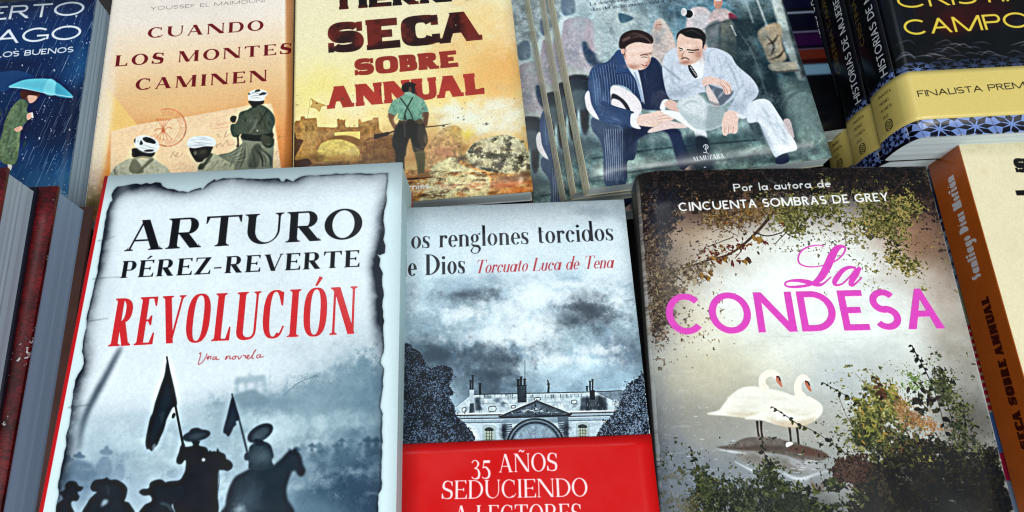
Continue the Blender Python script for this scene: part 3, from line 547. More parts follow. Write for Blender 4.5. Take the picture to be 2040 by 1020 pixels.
def art_orange():
    c = Sheet(POSE['orange'], 4700, seed=21); W, H = c.W, c.H
    c.wash([(0,(248,238,230)),(.25,(247,234,220)),(.42,(246,216,176)),(.55,(238,196,142)),(.75,(226,150,84)),(1,(214,124,54))])
    c.img *= (1+.05*(fbm(W, H, 200, 5, 5)-.5))[..., None]
    c.fr(200, 160, 5.1)
    c.poly([(60,60),(380,460),(100,540),(40,900),(-90,900),(-60,300)], (246,206,118), .85, 3, sm=False)
    c.blob(150, 950, 160, 200, (238,150,60), .8, .2); c.blob(700, 250, 500, 160, (242,200,140), .6, .2)
    c.poly([(110,520),(380,448),(900,368),(1500,260),(1735,240),(1755,300),(1780,480),(1832,860),(1900,1300),(90,1300)], (248,216,176), .9, 2, sm=False, ntex=.08)
    c.blob(400, 800, 300, 150, (252,226,176), .7, .3); c.blob(1000, 560, 300, 160, (251,224,182), .7, .3); c.blob(200, 600, 120, 130, (250,216,170), .6, .3)
    s = (206,112,74)
    for r, w, a in [(192,9,.7),(184,4,.6),(134,4,.6),(128,3,.4)]:
        t = np.linspace(-1.95, 2.7, 60); c.line(np.stack([680+r*np.cos(t), 480+r*np.sin(t)], 1), w, s, a, 1, ntex=.5)
    for i, t in enumerate(np.linspace(-1.9, 2.6, 34)):
        if i % 7 == 6: continue
        p = np.array([680+160*math.cos(t), 480+160*math.sin(t)]); e = np.array([math.cos(t), math.sin(t)])*15; n = np.array([-e[1], e[0]])*.5
        for q in ([p-e, p+e], [p-e+n, p+e*.2+n], [p+e+n*.2, p+e-n])[: 2+i % 2]: c.line(q, 4, s, .6, .8)
    for k in range(5):
        x = 575+k*32; c.line([(636,500),(x,395)], 5, s, .75, .8); c.line([(x-14,412),(x,385),(x+14,412)], 5, s, .7, .8, sm=False); c.line([(636,500),(560+k*42,612-abs(k-2)*5)], 6, s, .75, .8)
    c.line([(550,520),(570,495),(610,492),(650,505),(690,475),(730,492)], 9, s, .7, 1); c.ell(638, 510, 18, 24, s, 0, .7, 2)
    c.text('CARNET', BOOK, (1115,478), (1400,430), 34, s, .55); c.line([(1115,498),(1400,462)], 4, s, .6)
    pen = (120,96,70)
    for p in [[(710,790),(735,740),(760,720),(735,745),(770,770),(790,730),(760,775),(810,770),(838,735)],[(1180,560),(1205,545),(1195,580),(1225,570)],[(1255,590),(1265,560),(1280,520),(1270,575),(1300,560),(1320,545),(1330,560)],[(1140,690),(1185,650),(1175,690),(1215,640),(1240,670),(1290,610),(1300,660),(1360,650)],[(1800,610),(1830,560),(1810,590),(1840,580),(1880,570)],[(1780,770),(1800,715),(1790,745)]]: c.line(p, 4, pen, .6, .6)
    for y in (850, 870, 905): c.line([(690,y+10),(860,y-12)], 4, s, .3, 1)
    for y in (630, 690, 800): c.line([(150,y+20),(330,y)], 3, s, .2, 1)
    for y in (510, 600, 690): c.line([(1770,y+10),(1900,y)], 3, s, .35, 1)
    # man with the head scarf seen from behind, lower left
    D = (42,40,34)
    def folds(pts, n, k, w=7, a=.6, L=70, ang=(50, 120)):
        p = np.array(pts, float); lo, hi = p.min(0), p.max(0)
        for i in range(n):
            x, y = c.rng.uniform(lo, hi); t = math.radians(c.rng.uniform(*ang)); l = L*c.rng.uniform(.4, 1.2)
            c.line([(x, y), (x+l*.5*math.cos(t)+c.rng.normal()*5, y+l*.5*math.sin(t)), (x+l*math.cos(t), y+l*math.sin(t))], (1, w, 1), k[i % len(k)], a, 2)
    sh = [(70,1010),(140,890),(210,836),(320,790),(430,800),(525,790),(620,850),(690,905),(730,1100),(60,1100)]
    c.poly(sh, (188,186,158), 1, 1.5, ntex=.14)
    folds([(150,850),(600,940)], 26, [(120,120,98),(215,212,186),(140,138,114)], 10, .6)
    c.poly([(330,800),(372,812),(440,930),(330,945),(290,900)], (112,112,90), .9, 3); c.poly([(500,800),(540,812),(440,900),(400,940),(380,930)], (104,104,84), .85, 3); c.poly([(320,800),(420,765),(525,780),(530,800),(420,790),(330,812)], (140,138,112), 1, 2)
    c.line([(146,900),(150,960)], 10, (60,60,48), .7, 2)
    c.poly([(322,735),(340,690),(540,715),(528,775),(430,768),(335,782)], D, 1, 1.5); c.ell(334, 750, 16, 30, (70,62,50))
    c.ell(470, 648, 132, 84, (240,244,242), 16, 1, 1.2); c.ell(470, 700, 100, 40, (200,206,204), 10, .5, 10)
    for p, w in [([(345,640),(420,610),(520,640),(596,660)],5),([(352,600),(440,650),(540,690),(580,700)],5),([(380,580),(470,600),(570,610)],4),([(350,680),(430,690),(540,715)],5),([(400,570),(380,620),(400,690)],4)]: c.line(p, (1,w*1.4,1), (150,156,154), .75, 1.5)
    c.poly([(428,595),(460,576),(520,590),(562,624),(550,645),(500,636),(462,628)], (26,26,26)); c.poly([(398,650),(412,610),(432,640),(420,655)], (40,40,38)); c.poly([(440,716),(490,704),(540,708),(528,722),(470,726)], (34,34,32)); c.poly([(342,610),(356,590),(350,640)], (60,60,56))
    c.line([(400,660),(470,665),(520,690),(590,640)], 6, (180,186,184), .7, 3)
    # the man looking round, middle
    c.poly([(990,905),(1000,860),(1060,800),(1110,740),(1190,760),(1290,790),(1370,880),(1420,1100),(980,1100)], (176,176,146), 1, 1.5, ntex=.12)
    folds([(1050,790),(1330,890)], 20, [(90,90,70),(205,204,176),(110,110,86)], 9, .65, 90, (110, 170)); c.poly([(992,905),(1010,850),(1050,838),(1080,790),(1110,745),(1140,760),(1060,880),(1040,905)], (70,72,56), .95, 2)
    c.poly([(905,690),(960,672),(1130,668),(1128,720),(1100,770),(1060,800),(1030,828),(980,830),(945,790),(918,740)], (44,42,36), 1, 1.2)
    c.poly([(945,735),(968,715),(978,745),(962,762)], (112,106,92), .9, 3); c.blob(1040, 720, 40, 30, (78,74,62), .6); c.line([(958,790),(1000,795)], 6, (20,20,18), .7, 2); c.line([(925,712),(960,706)], 6, (18,18,16), .8, 2)
    c.poly([(880,650),(895,602),(950,572),(1040,566),(1120,576),(1168,610),(1160,668),(1060,672),(960,690),(900,680)], (238,243,243), 1, 1.2); c.blob(1000, 660, 110, 18, (180,190,194), .8)
    for p in [[(890,620),(980,600),(1080,612),(1160,640)],[(886,650),(990,630),(1100,645),(1160,655)],[(905,600),(1000,640),(1090,672)],[(960,572),(1060,590),(1166,620)],[(890,676),(980,664),(1100,668)]]: c.line(p, (1,7,1), (156,166,170), .75, 1.5)
    # the standing man, right
    cloth = [(1360,880),(1300,830),(1200,762),(1330,730),(1440,640),(1450,600),(1740,622),(1762,700),(1752,870),(1760,1100),(1380,1100)]
    c.poly(cloth, (126,130,110), 1, 1.5, ntex=.14)
    for i in range(30):
        x = c.rng.uniform(1340, 1740); c.line([(1480+(x-1480)*.5, 640+c.rng.uniform(0,60)), (x, 780), (x-40*(1 if x < 1560 else -.3), 880)], (2, 13, 5), [(52,58,46),(168,172,150),(40,46,38),(90,96,80)][i % 4], .7, 3)
    for i in range(9): c.line([(1220+i*14, 764+i*8), (1330+i*12, 735+i*12), (1440+i*6, 660+i*20)], (2,8,2), [(70,76,60),(170,174,150)][i % 2], .7, 2)
    c.poly([(1540,700),(1600,640),(1640,700),(1600,880),(1500,880),(1520,780)], (50,56,46), .6, 6)
    c.poly([(1640,640),(1710,660),(1745,640),(1765,620),(1745,680),(1690,690)], (36,40,32), .8, 2)
    c.poly([(1500,300),(1560,262),(1640,255),(1720,305),(1768,372),(1774,440),(1752,500),(1750,560),(1690,622),(1450,604),(1432,545),(1404,575),(1350,575),(1322,510),(1330,450),(1372,440),(1396,400),(1420,330)], (72,80,66), 1, 1.5, ntex=.16)
    folds([(1430,300),(1730,560)], 34, [(36,42,34),(118,126,106),(48,54,44)], 12, .6, 90); c.line([(1500,560),(1560,480),(1600,400)], (4,18,4), (150,156,138), .5, 4)
    c.poly([(1450,545),(1600,560),(1750,540),(1748,600),(1700,625),(1450,604)], (34,38,32), .95, 2); c.poly([(1640,560),(1720,575),(1765,600),(1750,650),(1640,640)], (62,66,52), 1, 2); c.line([(1620,330),(1660,420),(1690,500)], 22, (58,64,52), .9, 2); c.line([(1700,310),(1650,380),(1620,450)], 16, (44,50,40), .9, 2); c.ell(1596, 515, 8, 8, (190,190,170))
    c.poly([(1318,400),(1330,370),(1360,362),(1384,374),(1380,404),(1366,432),(1336,430)], (58,58,46), 1, 1.5); c.line([(1395,560),(1400,640),(1392,680)], (20,14,26), (44,46,36), 1, 1)
    c.poly([(1508,215),(1600,205),(1662,208),(1655,245),(1610,256),(1560,285),(1520,245)], (40,38,32), 1, 1.2)
    c.poly([(1504,150),(1520,122),(1570,102),(1640,100),(1688,120),(1698,150),(1672,178),(1664,208),(1590,216),(1508,204)], (236,240,238), 1, 1.2)
    c.poly([(1614,152),(1650,128),(1690,136),(1672,150),(1630,156)], (30,30,28)); c.poly([(1570,112),(1610,98),(1626,112),(1590,124)], (52,52,48)); c.ell(1512, 142, 8, 10, (60,60,56)); 
    for p in [[(1506,176),(1590,158),(1680,170)],[(1510,190),(1590,182),(1668,196)],[(1512,160),(1560,130),(1640,112)],[(1530,120),(1600,140),(1690,160)]]: c.line(p, (1,7,1), (120,126,124), .85, 1.2)
    c.fr()
    c.poly([(569,0),(586,0),(584,230),(582,420),(560,420),(572,200)], (196,120,62), .7, 2, sm=False)
    c.poly([(214,-80),(240,-80),(228,60),(205,330),(185,440),(150,440)], (236,226,212), .75, 5, sm=False); c.blob(186, 405, 22, 26, (96,84,44), .9, .7)
    c.blob(215, 230, 10, 120, (250,236,214), .6)
    c.img = blur(c.img, 1); c.clarity(8, .5, 3, .4); c.img = np.clip(c.img*(1+.14*(fbm(W, H, 3, 445, 2)-.5)[..., None]), 0, 1).astype(np.float32); m = (108,20,28)
    c.text('CUANDO', TRACKED, (293.5,76), (525,61.5), 27.5, m); c.text('LOS MONTES', TRACKED, (228,132.5), (581.5,109), 28, m); c.text('CAMINEN', TRACKED, (269,180), (532,163), 28.5, m)
    c.text('YOUSSEF EL MAIMOUNI', HAIRS, (300,20.7), (527,5), 9.5, (72,66,74)); c.grain(.03, .03); return c

def art_yellow():
    c = Sheet(POSE['yellow'], 4700, (250,234,172), 31); W, H = c.W, c.H; c.fr()
    c.wash([(0,(243,234,200)),(.42,(245,235,190)),(.65,(247,230,158)),(1,(240,214,140))])
    for (x, y, rx, ry, k, a) in [(1000,130,110,120,(236,176,98),.9),(960,40,60,60,(250,214,140),.6),(1035,60,40,50,(250,230,190),.7),(640,170,60,40,(246,226,130),.6),(760,240,130,40,(250,220,150),.7),(900,200,60,30,(252,222,140),.7),(700,210,60,30,(250,238,200),.7),(820,300,220,44,(196,140,80),.85)]: c.blob(x, y, rx, ry, k, a, .6)
    c.fr(580, 150, 3.922)
    for (x, y, rx, ry) in [(1400,330,230,100),(1250,270,130,70),(1600,240,190,70),(1700,330,150,120),(1500,420,170,70),(1300,340,130,50)]: c.blob(x, y, rx, ry, (240,240,220), .85, .7)
    for (x, y, rx, ry) in [(1660,100,90,60),(1760,230,60,60)]: c.blob(x, y, rx, ry, (224,188,130), .5, .7)
    k = (156,108,56)
    c.poly([(10,380),(35,355),(70,352),(78,322),(104,318),(110,338),(196,332),(204,402),(340,408),(362,400),(358,345),(372,335),(384,352),(392,340),(404,352),(424,342),(420,380),(428,405),(524,404),(526,345),(536,338),(552,368),(610,350),(636,346),(640,330),(680,332),(684,420),(720,455),(790,500),(810,600),(830,760),(0,760),(0,500)], k, .92, 1.5, sm=False, ntex=.35)
    c.poly([(70,352),(110,338),(196,332),(204,420),(196,620),(80,640)], (190,150,78), .55, 2, sm=False, ntex=.3); c.poly([(526,345),(560,372),(684,345),(690,430),(640,440),(540,470)], (164,118,54), .6, 2, sm=False, ntex=.3)
    for (x, y) in [(110,400),(160,400),(575,420),(640,400)]: c.poly([(x,y),(x+10,y-6),(x+20,y),(x+20,y+30),(x,y+30)], (120,88,40), .6, 1)
    c.poly([(338,446),(430,440),(540,438),(536,500),(470,484),(340,470)], (238,212,120), .95, 1, sm=False); c.poly([(290,500),(340,474),(430,468),(520,492),(560,540),(540,560),(430,510),(330,506)], (130,92,44), .85, 2)
    c.poly([(200,640),(206,590),(240,530),(300,506),(380,500),(450,520),(510,556),(540,620),(500,650),(360,672),(230,664)], (216,190,100), 1, 2, ntex=.2); c.foliage([(560,520),(720,470),(820,500),(840,720),(560,720)], [(84,52,28),(126,84,46),(164,118,70)], 26, .6, .6); c.blob(350, 650, 150, 40, (170,120,54), .8, .6)
    c.blob(420, 690, 420, 40, (84,54,28), .85, .5); c.blob(700, 600, 110, 80, (104,68,36), .7, .6)
    for i in range(14): c.blob(c.rng.uniform(20,800), c.rng.uniform(600,700), 70, 26, [(120,84,40),(90,60,30),(200,150,70)][i % 3], .6, .9)
    c.poly([(0,700),(0,480),(28,450),(36,490),(92,505),(86,530),(60,580),(30,660),(130,650),(150,700)], (70,44,30), .9, 2); c.line([(28,445),(34,500)], 8, (60,40,26))
    c.poly([(155,178),(200,205),(276,236),(240,246),(222,284),(190,260),(148,248),(165,215)], (206,168,96), .95, 1); c.line([(150,180),(140,260),(128,335)], 4, (190,160,100), .8); c.ell(200, 218, 9, 6, (160,110,60))
    # hillside, rock and stony ground
    c.poly([(1045,640),(1080,520),(1150,450),(1230,398),(1300,400),(1335,440),(1330,520),(1310,620),(1200,680),(1100,760),(1040,760)], (186,148,98), .9, 5, ntex=.5)
    c.blob(1180, 600, 110, 60, (182,120,92), .6, .7); c.blob(1370, 470, 60, 50, (236,214,80), .8, .6); c.blob(1270, 440, 70, 40, (214,178,84), .6, .6); c.blob(1340, 570, 60, 50, (150,110,60), .6, .8)
    c.poly([(560,760),(600,560),(720,470),(820,490),(840,760)], (110,72,38), .7, 10, ntex=.3)
    c.poly([(850,770),(1000,745),(1100,760),(1250,650),(1400,700),(1600,740),(1900,780),(1960,1100),(840,1100)], (206,150,84), 1, 4, ntex=.5)
    c.poly([(1100,720),(1180,670),(1270,640),(1330,700),(1480,760),(1560,850),(1500,960),(1200,1010),(1000,1010),(1060,850)], (226,214,160), .95, 5, ntex=.3)
    rock = [(1362,612),(1400,560),(1440,520),(1520,492),(1650,468),(1730,478),(1800,520),(1846,600),(1870,700),(1880,790),(1700,770),(1560,760),(1440,720),(1380,660)]
    c.poly(rock, (176,168,128), 1, 2, ntex=.5); n1 = fbm(W, H, 40, 77, 6, .65)
    x0, y0, m = cover([c.P(rock)], W, H); mm = m*sst(.47, .62, n1[y0:y0+m.shape[0], x0:x0+m.shape[1]]); c.put((x0, y0, mm), (62,60,50), .8)
    mm = m*sst(.56, .42, n1[y0:y0+m.shape[0], x0:x0+m.shape[1]])*.6; c.put((x0, y0, mm), (236,230,196), .6)
    for i in range(90): c.blob(c.rng.uniform(1480,1850), c.rng.normal(630,70), c.rng.uniform(6,24), c.rng.uniform(4,14), [(50,48,40),(230,224,190),(90,86,70)][i % 3], .6, .9)
    c.blob(1330, 650, 50, 40, (60,52,40), .8, .8); c.blob(1420, 700, 80, 20, (70,56,40), .7, .8)
    for i in range(260):
        x = c.rng.uniform(900, 1880); y = c.rng.uniform(740, 960); r = c.rng.uniform(4, 22)
        c.blob(x, y, r*1.8, r*.6, [(84,58,36),(240,228,184),(196,104,50),(120,84,50),(214,190,130)][c.rng.integers(5)], .6, 1.)
    c.blob(1690, 860, 150, 40, (188,96,48), .8, .8); c.blob(1780, 905, 120, 26, (214,110,48), .8, .8); c.blob(1720, 800, 110, 26, (100,66,52), .8, .9); c.blob(1830, 780, 60, 40, (90,60,40), .7, .6); c.blob(900, 790, 90, 26, (200,120,60), .7, .5); c.blob(960, 806, 90, 9, (60,36,24), .9, .5)
    c.clarity(9, .5, 2, .5); c.img = np.clip(c.img*(1+.14*(fbm(W, H, 3, 446, 2)-.5)[..., None]), 0, 1).astype(np.float32)
    for i in range(60): c.blob(c.rng.uniform(0,1880), c.rng.normal(560,130), c.rng.uniform(20,80), c.rng.uniform(10,40), [(232,206,150),(168,118,66),(214,170,110),(244,232,190)][i % 4], .22, 1.1)
    # lettering under the figure
    def head(word, p0, p1, cap, ks):
        for i, rings in enumerate(c.glyphs(word, SLAB, p0, p1, cap)):
            c.put(cover(rings, W, H), np.clip(T3[ks], 0, 1))
    n = fbm(W, H, 90, 61, 5, .6)[..., None]; n2 = fbm(W, H, 30, 62, 5, .65)[..., None]
    T3 = {'d': col((44,24,24))*(1-sst(.38, .66, n))+col((112,40,32))*sst(.38, .66, n), 'm': col((150,50,40))*(.86+.28*n), 'r': col((170,52,42))*(.84+.32*n)*(1-.45*sst(.66, .74, n2))}
    c.fr(540, 0, 4.435)
    T3['b'] = col((30,20,20))*(1-sst(.5, .6, n))+col((70,28,24))*sst(.5, .6, n)
    head('TIERRA', (522,90), (1800,2), 200, 'b'); head('SECA', (497,474), (1872,356), 350, 'd'); head('SOBRE', (735,670), (1655,592), 187, 'm'); head('ANNUAL', (512,961), (1887,832), 236, 'r')
    # the soldier
    c.fr(580, 150, 3.922); sk = (112,74,52); dk = (34,32,30)
    c.line([(1055,404),(1150,395),(1246,379)], (12,9,5), (52,42,36)); c.line([(1180,398),(1200,396)], 12, (60,50,40)); c.line([(760,452),(845,420),(860,400)], 14, (58,40,30)); c.poly([(645,462),(700,452),(758,440),(775,452),(755,470),(700,486),(648,502)], (40,30,26), sm=False)
    c.poly([(760,292),(812,306),(800,345),(812,378),(838,402),(826,432),(806,424),(786,392),(764,345)], sk, 1, 1.5); c.line([(800,318),(790,350),(815,400)], 8, (160,110,80), .6, 3)
    c.poly([(1018,290),(1070,284),(1070,345),(1058,400),(1036,408),(1028,345)], (92,58,42), 1, 1.5)
    c.poly([(836,370),(930,362),(1024,362),(1048,420),(1056,450),(1066,516),(1040,570),(1030,592),(968,604),(952,582),(940,530),(928,490),(914,520),(900,570),(896,620),(884,650),(880,760),(818,720),(812,600),(790,545),(796,470)], dk, 1, 1.5)
    c.poly([(1000,380),(1040,420),(1056,520),(1020,570),(985,480)], (70,62,52), .7, 6); c.line([(960,560),(1000,575),(1040,555)], 7, (130,116,92), .6, 2); c.line([(965,580),(1030,590)], 8, (150,136,108), .6, 2); c.poly([(1040,460),(1066,505),(1062,530),(1040,524)], (96,80,62), 1, 2)
    c.poly([(968,600),(1036,590),(1046,640),(1042,720),(1036,768),(992,772),(984,700),(970,640)], (92,86,58), 1, 1.5)
    for i in range(11): c.line([(970+i*1.6,612+i*15),(1010,620+i*15),(1044,606+i*15)], 5, (50,46,30), .6, 1)
    c.poly([(990,770),(1040,764),(1086,780),(1084,798),(1000,806)], (150,104,62), 1, 1.5); c.line([(994,804),(1086,798)], 6, (40,26,20))
    sh = [(880,150),(905,130),(950,128),(975,155),(1030,188),(1054,230),(1070,268),(1060,286),(1020,294),(1016,342),(930,352),(842,342),(834,292),(818,312),(788,304),(758,286),(772,240),(798,196),(840,176)]
    c.poly(sh, (116,164,140), 1, 1.2, ntex=.06)
    c.into(sh, lambda: (c.folds((780,180,1060,340), 60, [(60,104,88),(160,206,182),(82,130,112)], 8, 50, (60,140), .6), c.folds((800,160,1040,260), 16, [(176,214,192)], 9, 60, (20,70), .5)))
    for i in range(26):
        x, y = c.rng.uniform(800,1040), c.rng.uniform(190,320); c.line([(x,y),(x+c.rng.normal()*14,y+18),(x+c.rng.normal()*20,y+44)], (1,8,1), [(70,126,108),(168,218,192),(58,110,96)][i % 3], .6, 2)
    c.line([(1010,210),(1040,260),(1040,290)], (3,14,5), (66,120,104), .6, 3); c.line([(820,210),(800,250),(812,296)], (3,12,4), (72,130,112), .6, 3); c.line([(850,338),(930,346),(1012,336)], 12, (70,120,102), .7, 3)
    c.line([(852,176),(900,240),(930,290),(952,342)], 13, (48,66,56)); c.line([(950,172),(924,220),(896,280),(880,344)], 13, (40,56,48)); c.poly([(884,345),(892,300),(902,350)], (40,52,46))
    c.line([(838,360),(930,366),(1024,354)], 24, (60,50,38)); c.poly([(905,350),(955,346),(960,388),(915,392)], (34,30,26)); c.line([(880,350),(886,420),(890,485)], 12, (64,60,54)); c.poly([(980,350),(1020,342),(1028,376),(990,380)], (80,66,46))
    c.poly([(866,118),(862,92),(880,66),(912,54),(950,58),(978,74),(966,86),(970,112),(962,144),(946,158),(920,146),(905,134),(884,134)], (30,26,26), 1, 1); c.poly([(920,100),(936,92),(940,140),(915,146)], (100,68,50), .9, 2); c.line([(884,80),(910,66),(940,72)], 5, (78,72,70), .6, 2); c.poly([(885,136),(925,130),(960,150),(950,160),(900,150)], (150,200,178), .9, 1)
    c.line([(870,800),(940,812),(1000,800)], (4,16,4), (40,26,20), .8, 3)
    for i in range(170):
        x, y = c.rng.uniform(20,1850), c.rng.uniform(150,620); r = c.rng.exponential(2.2)+.8; c.ell(x, y, r, r*.8, (80,64,44), 0, .55)
    c.text('Pàmies', HEAVY, (810,905), (1080,882), 52, (250,246,236)); c.fr(); c.grain(.04, .04); return c

def man_in_blouse(c, dx=0, dy=0):
    pass

def art_suits():
    c = Sheet(POSE['suits'], 4700, (176,200,206), 41); W, H = c.W, c.H
    c.wash([(0,(206,222,228)),(.5,(190,210,216)),(.68,(150,180,186)),(.8,(168,194,190)),(1,(180,204,200))]); c.fr()
    for (x, y, rx, ry, k, a) in [(1430,60,130,100,(86,124,142),.9),(1340,30,60,70,(104,140,158),.85),(1260,60,70,60,(206,226,228),.9),(1230,120,60,60,(198,218,222),.9),(1530,60,60,80,(96,124,132),.8),(1150,300,70,60,(60,84,96),.7)]: c.blob(x, y, rx, ry, k, a, .35)
    c.poly([(1480,60),(1500,0),(1570,0),(1600,120),(1640,250),(1660,330),(1560,330),(1530,230)], (74,96,100), .85, 6); c.poly([(1524,-40),(1548,-40),(1580,90),(1604,160),(1590,160),(1560,90)], (196,206,200), .95, 2, sm=False); c.poly([(1546,-40),(1562,-40),(1606,150),(1598,158)], (88,98,98), .9, 2, sm=False); c.line([(1500,-20),(1530,60)], 5, (190,204,204), .8, 1)
    # steps
    c.poly([(1100,322),(1200,300),(1330,286),(1560,262),(1680,262),(1690,420),(1100,430)], (146,176,168), 1, 4, ntex=.1)
    c.poly([(1120,300),(1300,282),(1420,268),(1520,262),(1530,284),(1400,300),(1240,318),(1130,332)], (96,126,128), .85, 6, ntex=.1); c.poly([(1110,345),(1250,322),(1500,300),(1560,296),(1560,312),(1400,332),(1240,356),(1120,376)], (58,84,90), .75, 6, ntex=.1)
    c.poly([(1180,330),(1250,318),(1310,316),(1290,340),(1200,356)], (186,208,198), .8, 6, ntex=.1); c.blob(1200, 300, 60, 14, (172,200,196), .7, .5); c.poly([(1530,262),(1620,290),(1625,304),(1560,300)], (60,74,80), .85, 5)
    for i in range(60): c.blob(c.rng.uniform(1150,1640), c.rng.uniform(290,380), c.rng.uniform(6,26), c.rng.uniform(3,8), [(70,96,96),(200,218,206),(116,146,140)][i % 3], .4, .9)
    c.poly([(1530,180),(1600,170),(1650,210),(1660,300),(1600,290),(1540,250)], (118,140,134), .8, 8, ntex=.15); c.line([(1560,200),(1570,180),(1610,172)], 5, (60,80,82), .6, 3)
    n = fbm(W, H, 34, 88, 6, .62); n2 = fbm(W, H, 110, 89, 5, .55); c.img *= (.80+.42*sst(.3, .7, n*.5+n2*.5))[..., None]; c.fr()
    for i in range(90): x, y = c.rng.uniform(1100,1640), c.rng.uniform(0,240); c.line([(x,y),(x+c.rng.normal()*4,y+c.rng.uniform(8,40))], (1,3,1), [(70,92,104),(206,220,222),(110,136,146)][i % 3], .35, 1)
    # onlookers
    c.poly([(1120,60),(1125,40),(1150,34),(1178,40),(1200,70),(1196,100),(1190,150),(1150,172),(1122,160),(1112,110)], (196,190,200), .97, 2, ntex=.08); c.poly([(1172,42),(1185,60),(1196,98),(1192,128),(1176,100),(1162,70)], (206,192,202), .9, 2); c.poly([(1160,84),(1180,88),(1200,106),(1199,134),(1186,138),(1166,116)], (70,88,114), .9, 2); c.poly([(1164,64),(1184,62),(1200,92),(1198,108),(1176,98)], (204,190,200), .9, 2); c.folds((1115,45,1190,165), 40, [(150,144,156),(226,220,226),(168,168,164)], 3, 18, (60,120), .5, 1)
    c.poly([(1118,0),(1140,-10),(1146,24),(1122,30)], (120,140,158), .9, 2); c.blob(1160, 14, 18, 22, (186,204,210), .9, .4); c.poly([(1120,130),(1150,136),(1180,150),(1176,158),(1120,162)], (170,180,174), .7, 3, ntex=.08)
    c.poly([(1126,158),(1190,158),(1176,200),(1172,262),(1160,262),(1152,210),(1146,262),(1126,268)], (36,48,60), .96, 2); c.poly([(1142,180),(1170,182),(1178,210),(1152,220),(1130,206)], (86,104,112), .8, 3)
    c.poly([(1186,20),(1250,24),(1290,40),(1300,120),(1230,110),(1190,120)], (204,222,224), .85, 4, ntex=.1); c.poly([(1233,26),(1262,36),(1238,46)], (96,128,146), .9, 1)
    c.poly([(1290,120),(1296,70),(1304,44),(1314,36),(1326,44),(1340,70),(1350,110),(1340,130),(1300,130)], (236,218,210), .97, 2, ntex=.08); c.ell(1312, 52, 8, 10, (226,190,176), 0, .95, 1); c.line([(1307,50),(1317,49)], 1.6, (150,110,100), .7)
    c.poly([(1366,50),(1376,18),(1400,14),(1416,26),(1432,60),(1420,100),(1368,90)], (232,222,224), .95, 2, ntex=.08); c.ell(1372, 28, 8, 8, (70,84,92)); c.ell(1362, 24, 6, 8, (214,220,224))
    c.poly([(1412,60),(1414,30),(1430,16),(1456,24),(1470,50),(1462,110),(1430,120)], (228,206,204), .95, 2, ntex=.08); c.ell(1430, 6, 9, 12, (216,176,160)); c.ell(1430, -4, 10, 7, (222,222,218)); c.poly([(1452,26),(1466,32),(1468,42),(1454,42)], (150,72,96), .9, 1)
    c.poly([(1404,60),(1434,42),(1436,100),(1420,120)], (130,138,140), .9, 2); c.poly([(1436,48),(1512,40),(1518,60),(1500,90),(1540,150),(1556,250),(1500,240),(1450,150)], (50,66,70), .95, 3, ntex=.1); c.poly([(1436,50),(1460,44),(1466,110),(1440,110)], (150,150,138), .8, 2, ntex=.1); c.line([(1456,50),(1466,72)], 4, (220,220,216))
    c.poly([(1512,60),(1540,46),(1556,54),(1558,90),(1566,116),(1548,128),(1530,122),(1520,96),(1510,76)], (188,172,146), .97, 2, ntex=.1)
    for p in [[(1524,70),(1540,90),(1536,112)],[(1550,70),(1540,84),(1526,90)],[(1532,120),(1552,112),(1562,98)],[(1544,104),(1530,112)]]: c.line(p, (1,6,1), (84,76,66), .8, 1.5)
    c.poly([(1532,128),(1580,124),(1584,140),(1540,142)], (186,180,160), .95, 1.5); c.line([(1538,145),(1592,140)], 5, (110,106,98), .8, 1)
    c.fr()
    c.poly([(1500,150),(1530,140),(1560,190),(1585,270),(1550,300),(1500,250),(1470,190)], (38,50,60), .9, 6)
    for (x, y, rx, ry, k, a) in [(1500,150,60,90,(34,50,56),.9),(1540,230,40,50,(40,56,62),.8),(1470,120,30,60,(52,70,76),.7),(1590,60,20,70,(92,110,112),.5),(1620,180,26,50,(84,104,106),.6),(1610,220,40,34,(120,142,138),.6),(1270,290,80,20,(60,84,90),.6),(1150,290,40,22,(54,76,84),.7),(1400,300,60,14,(70,94,96),.6),(1560,316,60,10,(52,72,78),.7),(1330,332,120,10,(84,110,112),.5),(1430,285,50,22,(64,84,84),.7)]: c.blob(x, y, rx, ry, k, a, .7)
    for y0, y1, k in ((312,300,(40,58,66)),(350,330,(50,72,78))): c.line([(1180,y0+4),(1320,y0-16),(1560,y1-26)], 3, k, .6, 1)
    c.fr(); c.clarity(16, .55, 4, .4); c.img = np.clip(c.img*.90-.012, 0, 1).astype(np.float32)
    bgk = [(70,92,104),(120,146,154),(176,196,200),(36,50,60)]
    for i in range(150):
        x, y = c.rng.uniform(1130,1640), c.rng.uniform(0,300); c.blob(x, y, c.rng.uniform(4,16), c.rng.uniform(4,22), bgk[c.rng.integers(4)], .28, 1.2)
    for p, w, k in [([(1340,0),(1352,120)],5,(120,146,156)),([(1262,0),(1290,60),(1296,120)],6,(150,172,180)),([(1484,0),(1500,46)],7,(170,190,196)),([(1220,150),(1210,230)],4,(88,110,120)),([(1398,60),(1440,44),(1512,40)],3,(30,42,50)),([(1470,60),(1500,110),(1530,200)],3,(96,112,114)),([(1440,110),(1470,190),(1500,260)],4,(24,34,42)),([(1180,262),(1240,256)],3,(30,44,52)),([(1560,258),(1650,262)],3,(60,80,84))]: c.line(p, (w*.6,w,w*.6), k, .7, 1)
    c.poly([(1560,200),(1600,180),(1636,200),(1648,250),(1620,280),(1580,262)], (112,134,132), .6, 5, ntex=.2); c.line([(1560,236),(1564,204),(1590,182),(1624,184)], (2,5,2), (46,62,66), .7, 2)
    c.blob(1300, 262, 120, 14, (44,64,72), .6, .5); c.blob(1520, 262, 40, 16, (44,58,66), .7, .5)
    # the man in navy pinstripes
    c.fr(1160, 40, 3.1875); N = (48,68,104); hand = (238,208,194)
